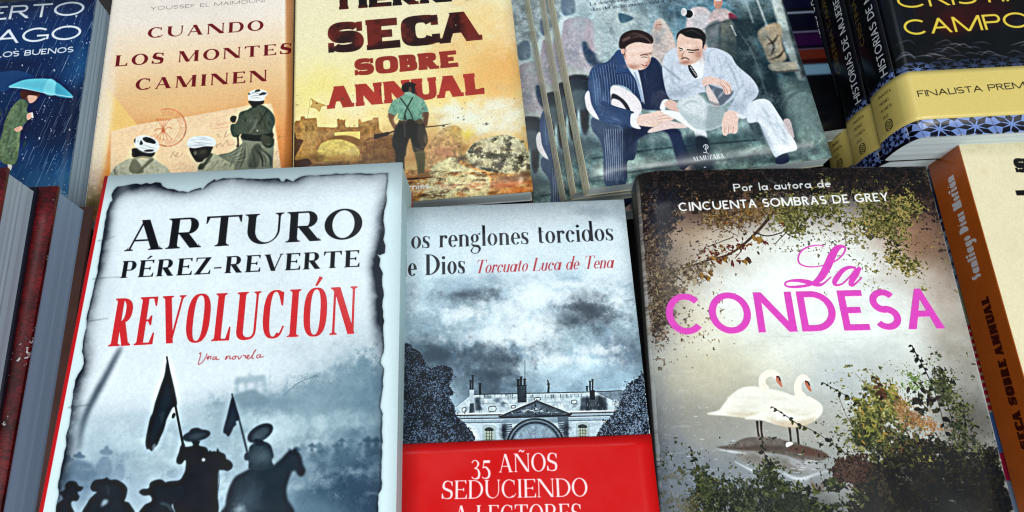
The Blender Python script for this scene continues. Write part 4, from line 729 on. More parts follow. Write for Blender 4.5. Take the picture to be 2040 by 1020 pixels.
    c.poly([(120,640),(200,640),(300,680),(350,760),(330,880),(285,900),(275,1040),(150,1060),(125,800),(60,690),(62,620)], (62,78,104), 1, 2, ntex=.1); c.poly([(285,690),(420,670),(600,690),(640,760),(690,905),(640,955),(600,900),(540,720),(420,720),(300,800),(280,860)], (30,40,66), 1, 3, ntex=.08)
    c.poly([(640,960),(690,920),(722,950),(716,975),(650,978)], (232,196,182), 1, 2); c.blob(300, 720, 110, 40, (22,30,52), .7, .2)
    c.ell(190, 560, 190, 92, (234,226,230), 28, 1, 2); c.ell(240, 560, 120, 66, (38,46,66), 40, 1, 2); c.ell(215, 590, 112, 62, (236,222,226), 40, 1, 2)
    jac = [(240,200),(200,220),(160,262),(80,290),(48,330),(36,420),(50,520),(90,600),(130,650),(210,668),(310,690),(318,600),(240,570),(190,560),(180,430),(230,410),(300,440),(360,520),(390,560),(470,560),(500,520),(540,500),(528,450),(510,330),(490,270),(440,235),(400,300),(330,310),(260,260)]
    c.poly(jac, N, 1, 2, ntex=.1); c.poly([(330,300),(440,240),(490,290),(520,400),(548,500),(500,540),(490,570),(380,560),(385,480),(350,400)], (34,44,70), 1, 3, ntex=.08); c.poly([(450,460),(520,450),(545,500),(495,575),(440,540)], (56,62,82), .9, 3)
    c.into(jac, lambda: (c.folds((30,220,540,680), 70, [(20,34,64),(92,118,156),(30,46,78)], 13, 90, (50,130), .5, 3), c.blob(100,470,46,120,(92,118,156),.7), c.blob(230,630,90,24,(84,110,150),.6), c.poly([(150,300),(230,300),(330,420),(380,560),(240,560),(180,440)], (28,42,74), .55, 12)))
    for i in range(16): c.line([(60+i*17,270+abs(i-7)*6),(75+i*17,400),(88+i*16,540)], 2.8, (132,160,198), .7, .5)
    for i in range(9): c.line([(120+i*24,600+i*6),(200+i*14,630+i*5)], 2, (110,140,180), .4, .5)
    for i in range(9): c.line([(135+i*15,690),(150+i*13,860),(155+i*13,1020)], 3.6, (160,172,194), .7, .5)
    for i in range(7): c.line([(545+i*12,720),(600+i*10,830),(640+i*8,920)], 2, (90,104,140), .45, .5)
    c.line([(90,300),(130,420),(110,540),(180,600)], (4,18,6,4), (20,34,62), .5, 5); c.poly([(205,215),(245,190),(300,290),(350,400),(300,350),(210,340),(225,270)], (46,70,112), .95, 2); c.line([(208,342),(300,340),(360,440)], 4, (18,28,52), .8)
    c.poly([(270,250),(330,300),(360,340),(395,530),(370,470),(340,380),(300,320)], (214,222,232), 1, 2); c.line([(332,330),(360,420),(384,520)], (10,22,16), (150,170,196), .9, 1)
    c.poly([(180,432),(232,420),(292,450),(346,490),(374,540),(370,590),(330,606),(250,580),(195,566)], (238,230,232), 1, 1.5); c.poly([(188,470),(240,488),(285,532),(308,588),(270,586),(192,560)], (28,34,50), 1, 1.5); c.poly([(188,502),(230,508),(262,540),(284,586),(240,576),(190,560)], (236,224,228), 1, 1.5); c.poly([(18,480),(42,450),(60,540),(104,628),(60,604),(26,556)], (236,228,232), 1, 1.5); c.line([(120,520),(190,560),(250,585),(318,610)], (30,46,60,70), N, 1, 1, ntex=.08); c.line([(150,560),(220,590),(310,640)], (10,60,90), N, 1, 2, ntex=.08)
    for i in range(10): c.line([(110+i*22,560+i*7),(180+i*14,612+i*6)], 2, (110,140,180), .45, .5)
    for p in [[(310,600),(340,598),(362,620),(352,660),(370,690),(312,672)]]: c.poly(p, (238,240,244), 1, 1.5)
    c.into([(120,640),(200,640),(300,680),(350,760),(330,880),(285,900),(275,1040),(150,1060),(125,800),(60,690),(62,620)], lambda: (c.folds((60,640,350,1040), 50, [(44,56,82),(120,134,156),(56,70,96)], 14, 120, (70,110), .55, 4), c.poly([(260,690),(350,700),(340,900),(270,1000)], (22,32,54), .6, 12)))
    face = [(245,180),(262,160),(330,140),(420,146),(447,152),(438,220),(428,270),(400,306),(360,318),(310,308),(280,270),(258,215)]
    c.poly(face, (240,206,190), 1, 2); c.into(face, lambda: (c.blob(300, 300, 70, 20, (160,104,88), .75), c.blob(262, 240, 20, 50, (204,150,132), .7), c.blob(420, 290, 30, 30, (190,130,112), .6), c.blob(350, 190, 60, 18, (250,226,212), .7), c.blob(410, 215, 40, 9, (150,96,82), .6), c.line([(268,175),(262,230)], 14, (60,40,38), .8, 4))); c.blob(335, 245, 46, 28, (250,222,206), .6); c.blob(300, 290, 40, 16, (206,160,144), .5); c.ell(257, 196, 12, 20, (226,180,164)); c.line([(368,226),(392,219),(416,223)], 6, (60,42,38), .85, 1.2); c.line([(376,236),(396,234),(412,238)], 6, (50,34,32), .9, 1); c.line([(418,222),(426,256),(414,272),(402,270)], (3,7,9,4), (170,108,92), .85, 1.5); c.line([(425,215),(442,206)], 6, (70,50,46), .7, 1.5); c.line([(376,282),(400,292),(412,282)], 7, (140,56,54), .9, 1); c.line([(384,300),(404,302)], 5, (180,116,100), .7, 2); c.line([(412,232),(420,262),(404,270)], 5, (210,160,144), .7, 2)
    c.poly([(238,180),(232,150),(246,100),(290,70),(350,62),(410,80),(444,108),(449,142),(420,150),(350,140),(296,156),(268,180),(258,182)], (44,32,32), 1, 1.5); 
    for q in range(16): c.line([(246+q*6,150-q*3),(300+q*7,84+q*2),(380+q*4,90+q*4),(440,140+q)], (1,3,1), [(104,82,76),(22,14,16),(150,124,114)][q % 3], .5, .8); c.line([(256,130),(300,110)], 6, (96,74,68), .5, 3)
    for p in [[(310,600),(340,598),(362,620),(352,660),(370,690),(312,672)],[(492,560),(510,510),(545,505),(530,540),(520,575)]]: c.poly(p, (238,240,244), 1, 1.5)
    c.poly([(352,610),(430,590),(500,575),(570,600),(582,625),(560,640),(530,660),(470,680),(380,672),(350,660)], hand, 1, 1.5); c.poly([(520,530),(560,505),(620,540),(650,570),(640,590),(590,580),(540,560)], (226,190,176), 1, 1.5)
    for y in (612, 632, 652): c.line([(480,y),(530,y-8),(566,y-8)], 3, (190,130,112), .8, 1)
    c.poly([(420,700),(470,670),(540,640),(640,660),(660,685),(560,690),(430,716)], (230,206,200), 1, 1.5); c.poly([(500,580),(570,575),(700,610),(765,640),(780,680),(750,716),(700,700),(600,635)], (246,246,248), 1, 1.5); c.line([(760,650),(768,690),(750,710)], 4, (180,190,200), .7, 2)
    # the man in the pale suit
    c.fr(1320, 0, 2.833); G = (208,216,228)
    c.poly([(80,600),(120,540),(190,524),(250,580),(330,600),(360,690),(240,740),(150,700)], (190,202,204), 1, 2); c.poly([(240,600),(360,600),(350,640),(330,700),(250,730),(235,660)], (150,166,168), .85, 6); c.poly([(90,600),(110,548),(170,526),(228,548),(250,600),(240,680),(200,650),(140,640)], (220,226,228), .85, 8); c.poly([(180,740),(235,735),(248,780),(200,790)], (226,230,232), 1, 2)
    c.poly([(120,770),(235,780),(270,850),(290,960),(170,980),(140,900)], (24,38,52), .8, 12); c.poly([(185,780),(245,775),(262,830),(250,900),(210,900)], (24,32,46), .95, 3)
    c.poly([(470,600),(540,560),(600,570),(650,640),(700,720),(758,835),(700,862),(640,890),(600,820),(560,730),(535,690),(480,690)], (226,232,240), 1, 2, ntex=.02); c.into([(470,600),(540,560),(600,570),(650,640),(700,720),(758,835),(700,862),(640,890),(600,820),(560,730),(535,690),(480,690)], lambda: (c.folds((480,570,760,880), 40, [(170,184,196),(244,247,250),(186,198,208)], 14, 120, (40,80), .55, 4), c.blob(560, 800, 40, 120, (150,166,182), .6, 0, -25)))
    c.line([(540,690),(590,790),(640,880)], (4,26,8), (168,182,192), .7, 6); c.poly([(680,680),(715,675),(735,740),(740,780),(700,740)], (214,196,196), .9, 2); c.poly([(640,890),(700,865),(708,915),(640,925)], (34,44,66), 1, 2)
    c.poly([(0,360),(20,300),(90,270),(130,360),(170,290),(240,270),(310,275),(380,310),(420,370),(500,440),(538,500),(530,545),(480,600),(470,665),(410,640),(365,620),(400,560),(330,600),(270,590),(240,520),(120,560),(50,560),(20,520),(0,420)], G, 1, 2)
    c.poly([(240,480),(330,500),(400,520),(330,595),(280,590)], (88,98,112), .95, 3); c.into([(0,360),(20,300),(90,270),(130,360),(170,290),(240,270),(310,275),(380,310),(420,370),(500,440),(538,500),(530,545),(480,600),(470,665),(410,640),(365,620),(400,560),(330,600),(270,590),(240,520),(120,560),(50,560),(20,520),(0,420)], lambda: (c.folds((0,270,540,660), 90, [(150,164,182),(238,242,247),(170,182,196)], 13, 80, (30,150), .5, 3), c.blob(60, 530, 90, 30, (140,154,172), .6), c.blob(420, 600, 60, 40, (150,164,180), .6), c.blob(500, 520, 40, 40, (160,172,188), .5)))
    c.line([(0,370),(60,420),(105,455)], (6,16,4), (120,134,150), .7, 4); c.line([(350,330),(400,420),(430,510)], (4,14,4), (160,172,186), .8, 4); c.line([(420,520),(380,590),(360,620)], (4,16,6), (136,150,160), .6, 4); c.line([(100,530),(170,490),(230,500)], (4,14,4), (170,180,192), .7, 4); c.line([(20,470),(70,520),(60,556)], (4,14,4), (176,186,196), .7, 4)
    c.poly([(150,350),(210,300),(230,340),(225,430),(190,440),(150,380)], (242,244,248), 1, 2); c.poly([(142,360),(160,370),(196,425),(180,440),(150,400)], (34,38,52), 1, 1)
    for i in range(6): c.ell(158+i*6, 380+i*9, 4, 3, (206,210,216))
    c.poly([(250,480),(270,500),(320,590),(280,596),(245,520)], (226,208,204), 1, 1.5); c.poly([(222,450),(260,432),(320,445),(370,465),(388,500),(380,530),(350,530),(330,490),(270,475),(230,485)], (232,200,186), 1, 1.5)
    for p in [[(340,480),(360,505),(366,528)],[(325,470),(345,500),(352,528)],[(356,470),(378,495),(384,522)]]: c.line(p, 4, (178,124,108), .8, 1)
    c.poly([(340,660),(370,625),(430,640),(425,690),(420,745),(400,755),(388,752),(370,755),(350,768),(334,740)], (236,204,190), 1, 1.5)
    for x in (352, 374, 398): c.line([(x,715),(x-3,750)], 3.5, (176,120,104), .8, 1)
    c.line([(345,765),(356,778)], 7, (60,50,48), .8, 1); c.poly([(415,640),(470,660),(450,672),(425,662)], (236,238,242), .9, 2)
    c.poly([(82,215),(98,188),(170,200),(228,222),(230,270),(218,310),(190,350),(150,368),(110,362),(88,330),(80,270)], (234,198,180), 1, 2); c.blob(200, 305, 30, 46, (176,122,104), .75); c.blob(130, 352, 40, 14, (160,112,98), .8); c.blob(150, 262, 50, 14, (244,214,198), .6); c.blob(98, 300, 14, 40, (210,160,142), .6); c.blob(110, 280, 20, 26, (246,218,204), .7); c.line([(90,270),(114,278)], 8, (40,26,24), .95, 1); c.line([(136,280),(172,284),(204,280)], 9, (40,26,24), .95, 1); c.line([(94,284),(112,288)], 5, (60,40,36), .85, 1); c.line([(144,294),(176,298)], 6, (60,40,36), .85, 1); c.line([(124,286),(108,318),(126,326)], (3,7,5), (168,112,94), .9, 1.5)
    c.line([(104,334),(125,326),(150,336)], 8, (74,48,42), .85, 1.5); c.line([(114,346),(130,350),(146,346)], 5, (196,110,100), .8, 1.5); c.ell(236, 268, 9, 16, (222,180,164))
    c.poly([(78,225),(82,190),(110,165),(160,155),(210,165),(240,195),(243,225),(232,262),(224,276),(220,226),(170,216),(130,206),(98,190)], (30,26,28), 1, 1.5); c.line([(120,180),(170,172),(220,200)], (3,9,3), (86,80,82), .7, 3)
    for p, w, k, a in [([(330,300),(390,360),(440,440)],(3,12,3),(176,188,204),.7),([(60,330),(50,420),(70,520)],(4,20,4),(168,180,196),.6),([(200,450),(150,480),(60,500)],(2,9,2),(150,164,182),.6),([(300,300),(330,380),(320,440)],(2,8,2),(166,178,194),.6),([(500,480),(470,540),(430,600)],(3,14,3),(168,180,194),.6),([(560,600),(600,680),(660,800)],(3,16,3),(186,198,208),.6),([(110,600),(160,570),(220,590)],(3,12,3),(150,166,170),.6),([(240,560),(300,590),(350,580)],(8,22,8),(84,98,106),.6)]: c.line(p, w, k, a, 3)
    c.clarity(10, .15, 2, .5); n9 = fbm(W, H, 3, 444, 2)-.5; c.img = np.clip(c.img*(1+.22*n9[..., None]), 0, 1).astype(np.float32)
    # publisher's mark and small print
    w = (240,244,246); c.line([(262,868),(248,862),(240,860)], 3, w)
    c.line(np.stack([243+13*np.cos(np.linspace(2.2,-3.4,24)), 829+13*np.sin(np.linspace(2.2,-3.4,24))], 1), 4, w); c.line([(243,818),(243,840),(246,856),(238,862),(228,858)], 4, w); c.line([(243,826),(255,834)], 3, w)
    c.text('ALMUZARA', BOOK, (172,912), (348,889), 29, w); c.ell(238, 944, 7, 3, (230,240,246)); c.fr()
    k = (34,42,52)
    c.text('La desconocida', BOOK, (1176,11.5), (1252,1.5), 9.5, k); c.text('días del levantamiento militar qu', BOOK, (1177.5,22.5), (1342,2.4), 9.5, k); c.grain(.06, .05); return c

def art_house():
    c = Sheet(POSE['house'], 5200, (200,216,226), 51); W, H = c.W, c.H
    f = np.linspace(0, 1, H)[:,None].astype(np.float32); n = fbm(W, H, 420, 12, 7, .55, 1.3); n2 = fbm(W, H, 130, 13, 6, .6, 1.4)
    t = .62*n+.38*n2; lum = np.interp(f, [0,.08,.2,.3,.37,.45,.55,.62,1], [.90,.84,.86,.74,.66,.66,.58,.72,.72]).astype(np.float32)
    v = np.clip(lum-.03+(t-.5)*np.interp(f, [0,.15,.28,.5,.65], [.25,.3,1.6,1.7,1.0]).astype(np.float32), .16, .97)
    cs = np.array([[20,34,48],[76,98,116],[140,172,190],[200,222,232],[240,247,249]], np.float32)/255; xs = [0,.35,.6,.8,1]
    c.img = np.stack([np.interp(v, xs, cs[:,i]) for i in range(3)], -1).astype(np.float32); c.fr(780, 380, 3.)
    for (x, y, rx, ry, k, a) in [(1180,740,160,80,(84,98,112),.85),(1020,690,170,60,(120,136,150),.6),(420,610,260,70,(122,150,170),.7),(230,830,150,80,(104,136,156),.6),(280,960,200,70,(70,96,116),.85),(560,640,200,60,(130,156,174),.6),(850,620,120,60,(220,236,242),.9),(600,820,180,110,(206,228,236),.8),(860,820,160,90,(226,240,244),.85),(1080,930,180,80,(170,200,214),.7),(1360,680,80,110,(188,216,228),.8),(1350,880,120,80,(104,124,142),.5),(1360,960,100,60,(90,112,132),.6),(1000,160,300,50,(222,232,236),.5),(1220,130,120,40,(150,168,178),.5)]: c.blob(x, y, rx, ry, k, a, .8)
    c.fr(780, 690, 3.0909)
    for (x, y, rx, ry, k, a) in [(600,190,160,80,(66,86,104),.8),(420,250,120,80,(120,148,166),.7),(380,300,70,60,(150,178,194),.7),(960,130,200,60,(196,220,230),.8),(1180,150,170,70,(176,204,216),.7),(1420,190,100,50,(150,184,202),.7),(350,60,200,40,(60,80,98),.6),(930,190,120,40,(150,178,192),.5)]: c.blob(x, y, rx, ry, k, a, .8)
    ink = (24,34,46)
    n3 = fbm(W, H, 80, 141, 6, .6, 1.5); yy = np.linspace(0, 1, H)[:,None]; g = np.interp(yy, [.2,.3,.55,.62], [0,1,1,0]); c.img = np.clip(c.img*(1+.30*g[..., None]*(n3-.5)[..., None]*1.6), 0, 1).astype(np.float32)
    c.fr(780, 380, 3.)
    for (x, y, rx, ry) in [(900,640,120,50),(700,700,110,60),(840,860,130,70),(1350,650,60,70),(620,880,130,50),(1060,560,140,30),(440,740,100,40),(1000,1010,160,40),(1250,960,90,40)]: c.blob(x, y, rx, ry, (232,243,247), .75, 1.1)
    for (x, y, rx, ry) in [(1190,740,120,60),(1140,700,80,30),(250,980,140,40),(640,1000,120,60),(420,620,120,30)]: c.blob(x, y, rx, ry, (44,58,72), .6, 1.1)
    c.fr(780, 690, 3.0909); c.blob(600, 170, 130, 60, (40,56,72), .6, 1.); c.clarity(14, .25, 3, .1)
    # roof
    c.poly([(395,372),(480,305),(510,296),(880,288),(1240,280),(1420,274),(1500,400),(1440,392),(1100,404),(700,410),(430,412)], (186,206,214), 1, 1, sm=False, ntex=.15)
    c.poly([(1255,286),(1420,275),(1480,330),(1390,350)], (104,126,142), .95, 1, sm=False, ntex=.3); c.line([(1256,286),(1370,345),(1390,392)], 4, (206,222,228))
    for i in range(70):
        x = c.rng.uniform(440, 1380); y = c.rng.uniform(300, 380); c.poly([(x,y),(x+c.rng.uniform(10,44),y-1),(x+c.rng.uniform(10,44),y+c.rng.uniform(10,34)),(x,y+c.rng.uniform(10,34))], [(96,118,134),(226,236,240),(150,172,184),(60,80,96),(236,244,246)][i % 5], .5, 2, sm=False)
    for y in (318, 350): c.line([(500,y+3),(880,y-3),(1250,y-9)], 2, (100,120,134), .6)
    for i in range(34):
        x = c.rng.uniform(520, 1240); c.line([(x,296),(x+c.rng.normal()*2,296+c.rng.uniform(8,40))], (5,1), (44,60,74), .55, 1)
    for x0, x1 in ((515,545),(1165,1215),(1270,1320)): c.poly([(x0,315),(x1,312),(x1+8,395),(x0-4,398)], (34,46,60), .8, 3, sm=False, ntex=.5)
    c.line([(505,297),(880,289),(1240,281),(1420,274)], 5, ink); c.line([(395,372),(480,305)], 3, (90,110,124))
    for p in [[(600,372),(640,370),(640,398),(600,400)],[(738,366),(762,364),(762,378),(738,380)],[(880,318),(915,316),(915,330),(880,332)],[(1108,334),(1138,332),(1138,352),(1108,354)],[(435,380),(456,378),(456,402),(435,404)]]:
        c.poly(p, (196,214,220), 1, 0, sm=False); c.line(p+[p[0]], 4, ink, 1, 0, sm=False)
    # chimneys
    def pot(x, y0, y1, w): c.line([(x,y0),(x,y1)], w, ink); c.line([(x-w*.9,y0+2),(x+w*.9,y0+2)], 5, ink)
    c.poly([(772,242),(830,240),(832,350),(776,352)], (42,54,64), 1, 0, sm=False, ntex=.5); c.line([(770,243),(832,241)], 6, ink); c.line([(776,350),(832,348)], 4, (210,224,230)); pot(780, 203, 240, 13); pot(797, 186, 240, 12); pot(819, 200, 240, 12); c.line([(821,85),(821,200)], 3, ink)
    c.poly([(480,266),(508,265),(506,350),(482,352)], (176,196,206), 1, 0, sm=False); pot(486, 210, 268, 10); pot(500, 178, 268, 9); c.poly([(482,352),(506,350),(512,408),(478,410)], (40,52,64), .9, 1, sm=False); pot(545, 228, 294, 13)
    c.line([(965,284),(967,240),(960,206)], (12,10,6), ink); c.line([(956,234),(976,232)], 5, ink)
    c.poly([(1218,272),(1250,270),(1252,330),(1220,332)], (30,40,50), 1, 0, sm=False); pot(1203, 246, 276, 10); pot(1221, 214, 272, 10); pot(1237, 204, 272, 9); c.poly([(1190,320),(1290,300),(1320,390),(1200,394)], (26,34,44), .8, 4, sm=False)
    # cornice, wall, pediment, arch
    c.poly([(380,418),(690,412),(1100,404),(1480,396),(1500,580),(360,590)], (188,210,222), 1, 1, sm=False, ntex=.12)
    for y, w, k in ((418,8,(214,228,234)),(426,7,ink),(436,10,(150,174,188)),(446,6,(40,56,70)),(462,12,(146,172,188)),(472,4,(60,80,96))): c.line([(376,y),(690,y-5),(1100,y-14),(1480,y-22)], w, k, .95)
    c.poly([(665,432),(880,338),(900,336),(1105,418),(1100,428),(670,440)], (56,70,84), 1, 0, sm=False); c.poly([(720,422),(884,352),(900,352),(1050,410)], (82,100,114), .95, 1, sm=False, ntex=.5); c.line([(660,434),(884,340),(900,338),(1110,420)], 9, ink, 1, 0, sm=False); c.line([(668,426),(884,334),(900,332),(1100,412)], 3, (200,214,220), .9, 0, sm=False); c.line([(668,440),(1102,424)], 9, ink)
    c.line([(886,350),(886,425)], 9, (36,48,60))
    for i in range(34):
        x = c.rng.normal(890, 62); y = c.rng.uniform(385+abs(x-890)*.2, 415); c.line([(x,y),(x+c.rng.normal()*10,y-8),(x+c.rng.normal()*14,y-2)], (1,5,1), [(190,206,214),(30,42,54)][i % 2], .85)
    c.poly([(690,446),(1090,434),(1092,470),(690,480)], (120,144,160), .8, 2, sm=False); c.poly([(680,480),(740,478),(760,590),(690,590)], (74,92,106), .9, 1, sm=False); c.poly([(1020,436),(1088,434),(1090,590),(1040,590)], (74,92,106), .9, 1, sm=False)
    for y in range(470, 580, 14): c.line([(706,y+6),(742,y+4)], 4, (170,192,204), .9); c.line([(1028,y),(1062,y-2)], 4, (170,192,204), .9)
    for r, k in ((182,ink),(170,(96,118,134)),(160,(40,54,68)),(146,(108,134,152))): c.ell(886, 620, r, r*.96+4, k, 0, 1, 1)
    c.ell(886, 622, 138, 136, (134,160,178), 0, 1, 1, ntex=.3)
    for t in np.linspace(3.4, 6.0, 7): c.line([(886,612),(886+130*math.cos(t),618+128*math.sin(t))], 3, (96,120,138), .6)
    for x, y in ((690,512),(1072,496)): c.blob(x, y, 20, 24, (28,38,50), 1, .5); c.blob(x, y+36, 13, 18, (34,46,58), 1, .4)
    for x in (600, 1175):
        y = 494 if x < 800 else 476; c.poly([(x-40,600),(x-40,y+2),(x-20,y-10),(x+24,y-11),(x+44,y),(x+44,600)], (164,184,186), 1, 1, sm=False); c.poly([(x-24,600),(x-24,y+12),(x,y+4),(x+24,y+12),(x+26,600)], (170,184,162), 1, 0, sm=False)
        for dx in (-14, 2, 16): c.line([(x+dx,y+10),(x+dx,600)], 4, (70,82,70), .9)
        for dy in range(24, 110, 18): c.line([(x-24,y+dy),(x+26,y+dy)], 3, (80,92,80), .8)
        c.poly([(x-24,y+26),(x-24,y+12),(x,y+4),(x+24,y+12),(x+26,y+26)], (44,54,56), .9, 1)
    c.blob(510, 545, 30, 30, (224,238,244), .9, .4)
    for i in range(420):
        x = c.rng.uniform(400,1480); y = c.rng.uniform(415,585); c.line([(x,y),(x+c.rng.uniform(4,26),y-c.rng.uniform(0,1.2))], c.rng.uniform(1,3), [(120,146,162),(216,230,236),(90,112,128)][i % 3], .3)
    for i in range(260):
        x = c.rng.uniform(450,1400); y = c.rng.uniform(298,408); c.line([(x,y),(x+c.rng.normal()*2,y+c.rng.uniform(4,22))], c.rng.uniform(1,3), [(70,90,106),(232,240,244),(110,132,146)][i % 3], .35)
    # dark trees either side
    tr = [(14,24,38),(20,32,50),(10,18,28),(26,40,58)]; hi = [(62,84,110),(92,116,142),(44,64,90)]
    tl = [(8,14,22),(16,25,38),(34,48,68),(78,98,122)]
    c.foliage([(60,20),(150,20),(195,60),(215,110),(250,140),(290,118),(370,130),(376,190),(360,230),(384,300),(350,310),(390,380),(400,430),(460,480),(490,590),(30,600)], tl, 9, .9, 1., soft=8)
    c.foliage([(1420,290),(1470,220),(1520,190),(1570,150),(1640,590),(1285,590),(1290,500),(1350,430),(1400,360)], tl+[(110,130,152)], 9, .9, 1., soft=8)
    c.leaves([(300,135,70,18),(340,215,40,30),(350,290,40,20),(400,430,60,40),(450,545,40,50),(1470,230,60,30),(1400,360,40,50),(1310,500,30,50)], 26, 11, tr, .45)
    g9 = c.img.mean(2, keepdims=True); c.img = (c.img*.86+g9*.14).astype(np.float32); c.clarity(5, .4, 1, .5); c.fr(780, 380, 3.); k = (16,22,30)
    c.text('L', DIDONE, (4,349), (84,346), 125, k); c.text('os renglones torcidos', DIDONE, (117,345.5), (1327,298), 125, k); c.text('de Dios', DIDONE, (24,514), (440,493), 128, k); c.text('Torcuato Luca de Tena', ITALIC, (497,493), (1322,463), 80, (176,42,52), ); c.fr(); c.grain(.10, .06); return c

def art_band():
    c = Sheet(POSE['house'], 5200, (204,10,18), 52); c.fr(780, 690, 3.0909); k = (244,226,226)
    n = fbm(c.W, c.H, 260, 8, 4); c.img *= (1+.06*(n-.5))[..., None]
    c.text('35 AÑOS', GARA, (487,782), (1018,768), 93, k); c.text('SEDUCIENDO', GARA, (305,942), (1203,924), 91, k); c.text('A LECTORES', GARA, (382,1098), (1165,1084), 91, k)
    for i in range(50):
        x, y = c.rng.uniform(120,1560), c.rng.uniform(590,1000); c.line([(x,y),(x+c.rng.normal()*30,y+c.rng.normal()*6)], 1.2, (236,120,120), .28)
    c.fr(); c.grain(.02, .02); return c

def art_swans(full=True):
    c = Sheet(POSE['swans'], 4700, (226,226,206), 61); W, H = c.W, c.H; c.fr()
    def leafy(p, cols, sc, rag, a, thr=.5):
        big = sc > 10.5; c.foliage(p, cols, sc*.8, rag*2.1, a, thr=thr+.05, soft=22 if big else 10)
        c.foliage(p, cols[:-1], sc*1.6, rag*2.2, a*.75, thr=thr+.12, soft=30 if big else 14)
    n = fbm(W, H, 240, 3, 6, .55); n2 = fbm(W, H, 70, 4, 6, .6, 2.5)
    c.wash([(0,(20,16,16)),(.07,(32,25,24)),(.12,(66,50,44)),(.17,(120,96,80)),(.23,(176,154,132)),(.3,(222,218,206)),(.45,(234,238,230)),(.6,(208,214,208)),(.7,(168,168,158)),(.8,(140,138,130)),(.92,(110,110,104)),(1,(80,80,76))])
    for (x, y, rx, ry, k, a) in [(1620,560,250,150,(240,246,242),.95),(1560,640,260,100,(238,244,238),.9),(1500,500,150,60,(236,240,232),.8),(1350,420,110,50,(112,82,66),.7),(1330,520,70,70,(126,98,82),.7),(1320,380,80,50,(44,34,32),.8),(1380,470,80,26,(188,162,130),.5),(1835,480,66,80,(140,98,72),.85),(1850,500,40,60,(120,84,60),.7),(1850,430,60,40,(120,86,70),.8),(1880,600,46,90,(140,116,98),.8),(1850,400,70,60,(74,54,46),.85),(1800,455,40,34,(170,128,102),.6),(1900,520,40,60,(120,96,80),.8),(1800,550,70,30,(206,196,182),.7),(1340,640,40,160,(140,128,112),.75),(1318,800,40,160,(92,96,110),.8),(1360,860,70,110,(130,134,138),.7),(1900,720,60,80,(140,130,116),.8),(1920,830,60,80,(70,64,58),.85),(1310,560,40,120,(84,70,62),.8),(1300,420,34,80,(40,32,34),.85),(1318,960,50,90,(60,66,72),.8),(1420,520,70,30,(170,150,126),.5),(1390,640,50,60,(214,196,160),.6),(1540,700,200,50,(236,240,228),.9),(1420,735,80,60,(216,206,172),.7),(1620,600,220,60,(242,246,240),.7),(1720,720,120,50,(206,214,210),.8),(1450,760,110,60,(210,204,176),.6),(1480,840,160,70,(162,156,140),.7),(1650,830,120,60,(170,168,158),.6),(1500,950,190,60,(132,140,146),.8),(1360,960,90,60,(108,116,126),.7),(1680,760,60,40,(190,200,204),.6),(1780,760,80,60,(190,192,184),.6)]: c.blob(x, y, rx, ry, k, a, .35)
    c.img *= (1+.16*(n2-.5)+.10*(n-.5))[..., None]
    for i in range(260):      # streaky water and worn print
        x, y = c.rng.uniform(1300,1960), c.rng.uniform(560,1000); l = c.rng.uniform(8,40); c.line([(x,y),(x+l,y+c.rng.normal()*1.5)], c.rng.uniform(.6,1.8), [(236,238,228),(150,150,140),(196,204,204)][i % 3], .22, .5)
    for i in range(260):
        x, y = c.rng.uniform(1330,1720), c.rng.uniform(770,960); r = c.rng.exponential(.55)+.3; c.ell(x, y, r*1.8, r*.6, (222,226,224), 0, .35)
    bd = [(24,18,18),(36,26,24),(18,15,17),(54,40,32)]
    dkb = [(14,11,12),(26,20,19),(46,35,30),(84,64,52)]
    leafy([(1275,350),(1400,338),(1600,330),(1850,330),(1875,400),(1830,420),(1780,392),(1700,396),(1600,392),(1500,404),(1430,430),(1380,410),(1330,430),(1300,470),(1280,430)], dkb, 8, 1.0, .8, thr=.52)
    leafy([(1276,420),(1330,400),(1350,450),(1330,520),(1350,580),(1325,660),(1300,680),(1290,560)], [(30,24,26),(60,48,42),(104,84,68),(150,128,104)], 7, 1.1, .75, thr=.58)
    leafy([(1300,395),(1345,385),(1352,440),(1330,470),(1318,520),(1306,470)], [(18,18,26),(30,32,44),(50,48,58)], 8, .9, .6)
    leafy([(1850,330),(1880,400),(1895,470),(1870,450),(1850,420)], dkb, 7, .9, .7)
    br = (62,46,36)
    for p, w in [([(1552,398),(1536,428),(1500,470),(1455,505),(1405,520),(1360,535)], (6,6,4.5,3.5,2)),([(1500,462),(1530,470),(1566,458),(1590,430)], (3,2,1)),([(1530,425),(1500,436),(1470,440)], 1.6),([(1480,486),(1476,500),(1464,515)], (2.4,1.2)),([(1462,472),(1440,480),(1410,492)], 1.5),([(1570,460),(1555,474),(1544,486)], 1.4),([(1765,395),(1790,370),(1806,348)], 3),([(1766,440),(1756,400),(1780,380)], 2.4),([(1470,470),(1440,456),(1418,462)], 1),([(1490,455),(1460,445),(1450,440)], 1)]: c.line(p, w, br, .9)
    au = [(96,66,32),(130,96,44),(70,48,30),(152,116,58),(110,58,40)]; gr = [(84,84,42),(112,110,58),(62,62,34),(134,128,72),(74,70,36)]
    leafy([(1400,425),(1470,410),(1560,405),(1580,425),(1500,440),(1460,462),(1400,450)], [(50,36,24),(84,60,34),(120,92,52),(160,134,96)], 6, 1.1, .75, thr=.56); c.leaves([(1480,420,90,14),(1440,440,60,12),(1530,412,60,16)], 26, 8, au, .5, a=.85); c.leaves([(1440,498,50,12),(1470,490,30,10),(1420,512,40,12)], 34, 8, [(110,52,40),(130,88,40),(90,60,34),(84,36,36)], .5)
    for (x, y) in [(1420,516),(1432,522),(1446,518),(1460,524),(1472,520),(1486,522),(1490,518),(1398,548),(1408,552),(1416,545),(1503,474),(1513,478),(1522,484),(1554,440),(1560,446)]: c.leaves([(x,y,3,3)], 3, 13, au, .55, (20,110))
    gl = [(40,40,22),(74,72,36),(110,106,56),(146,140,86)]
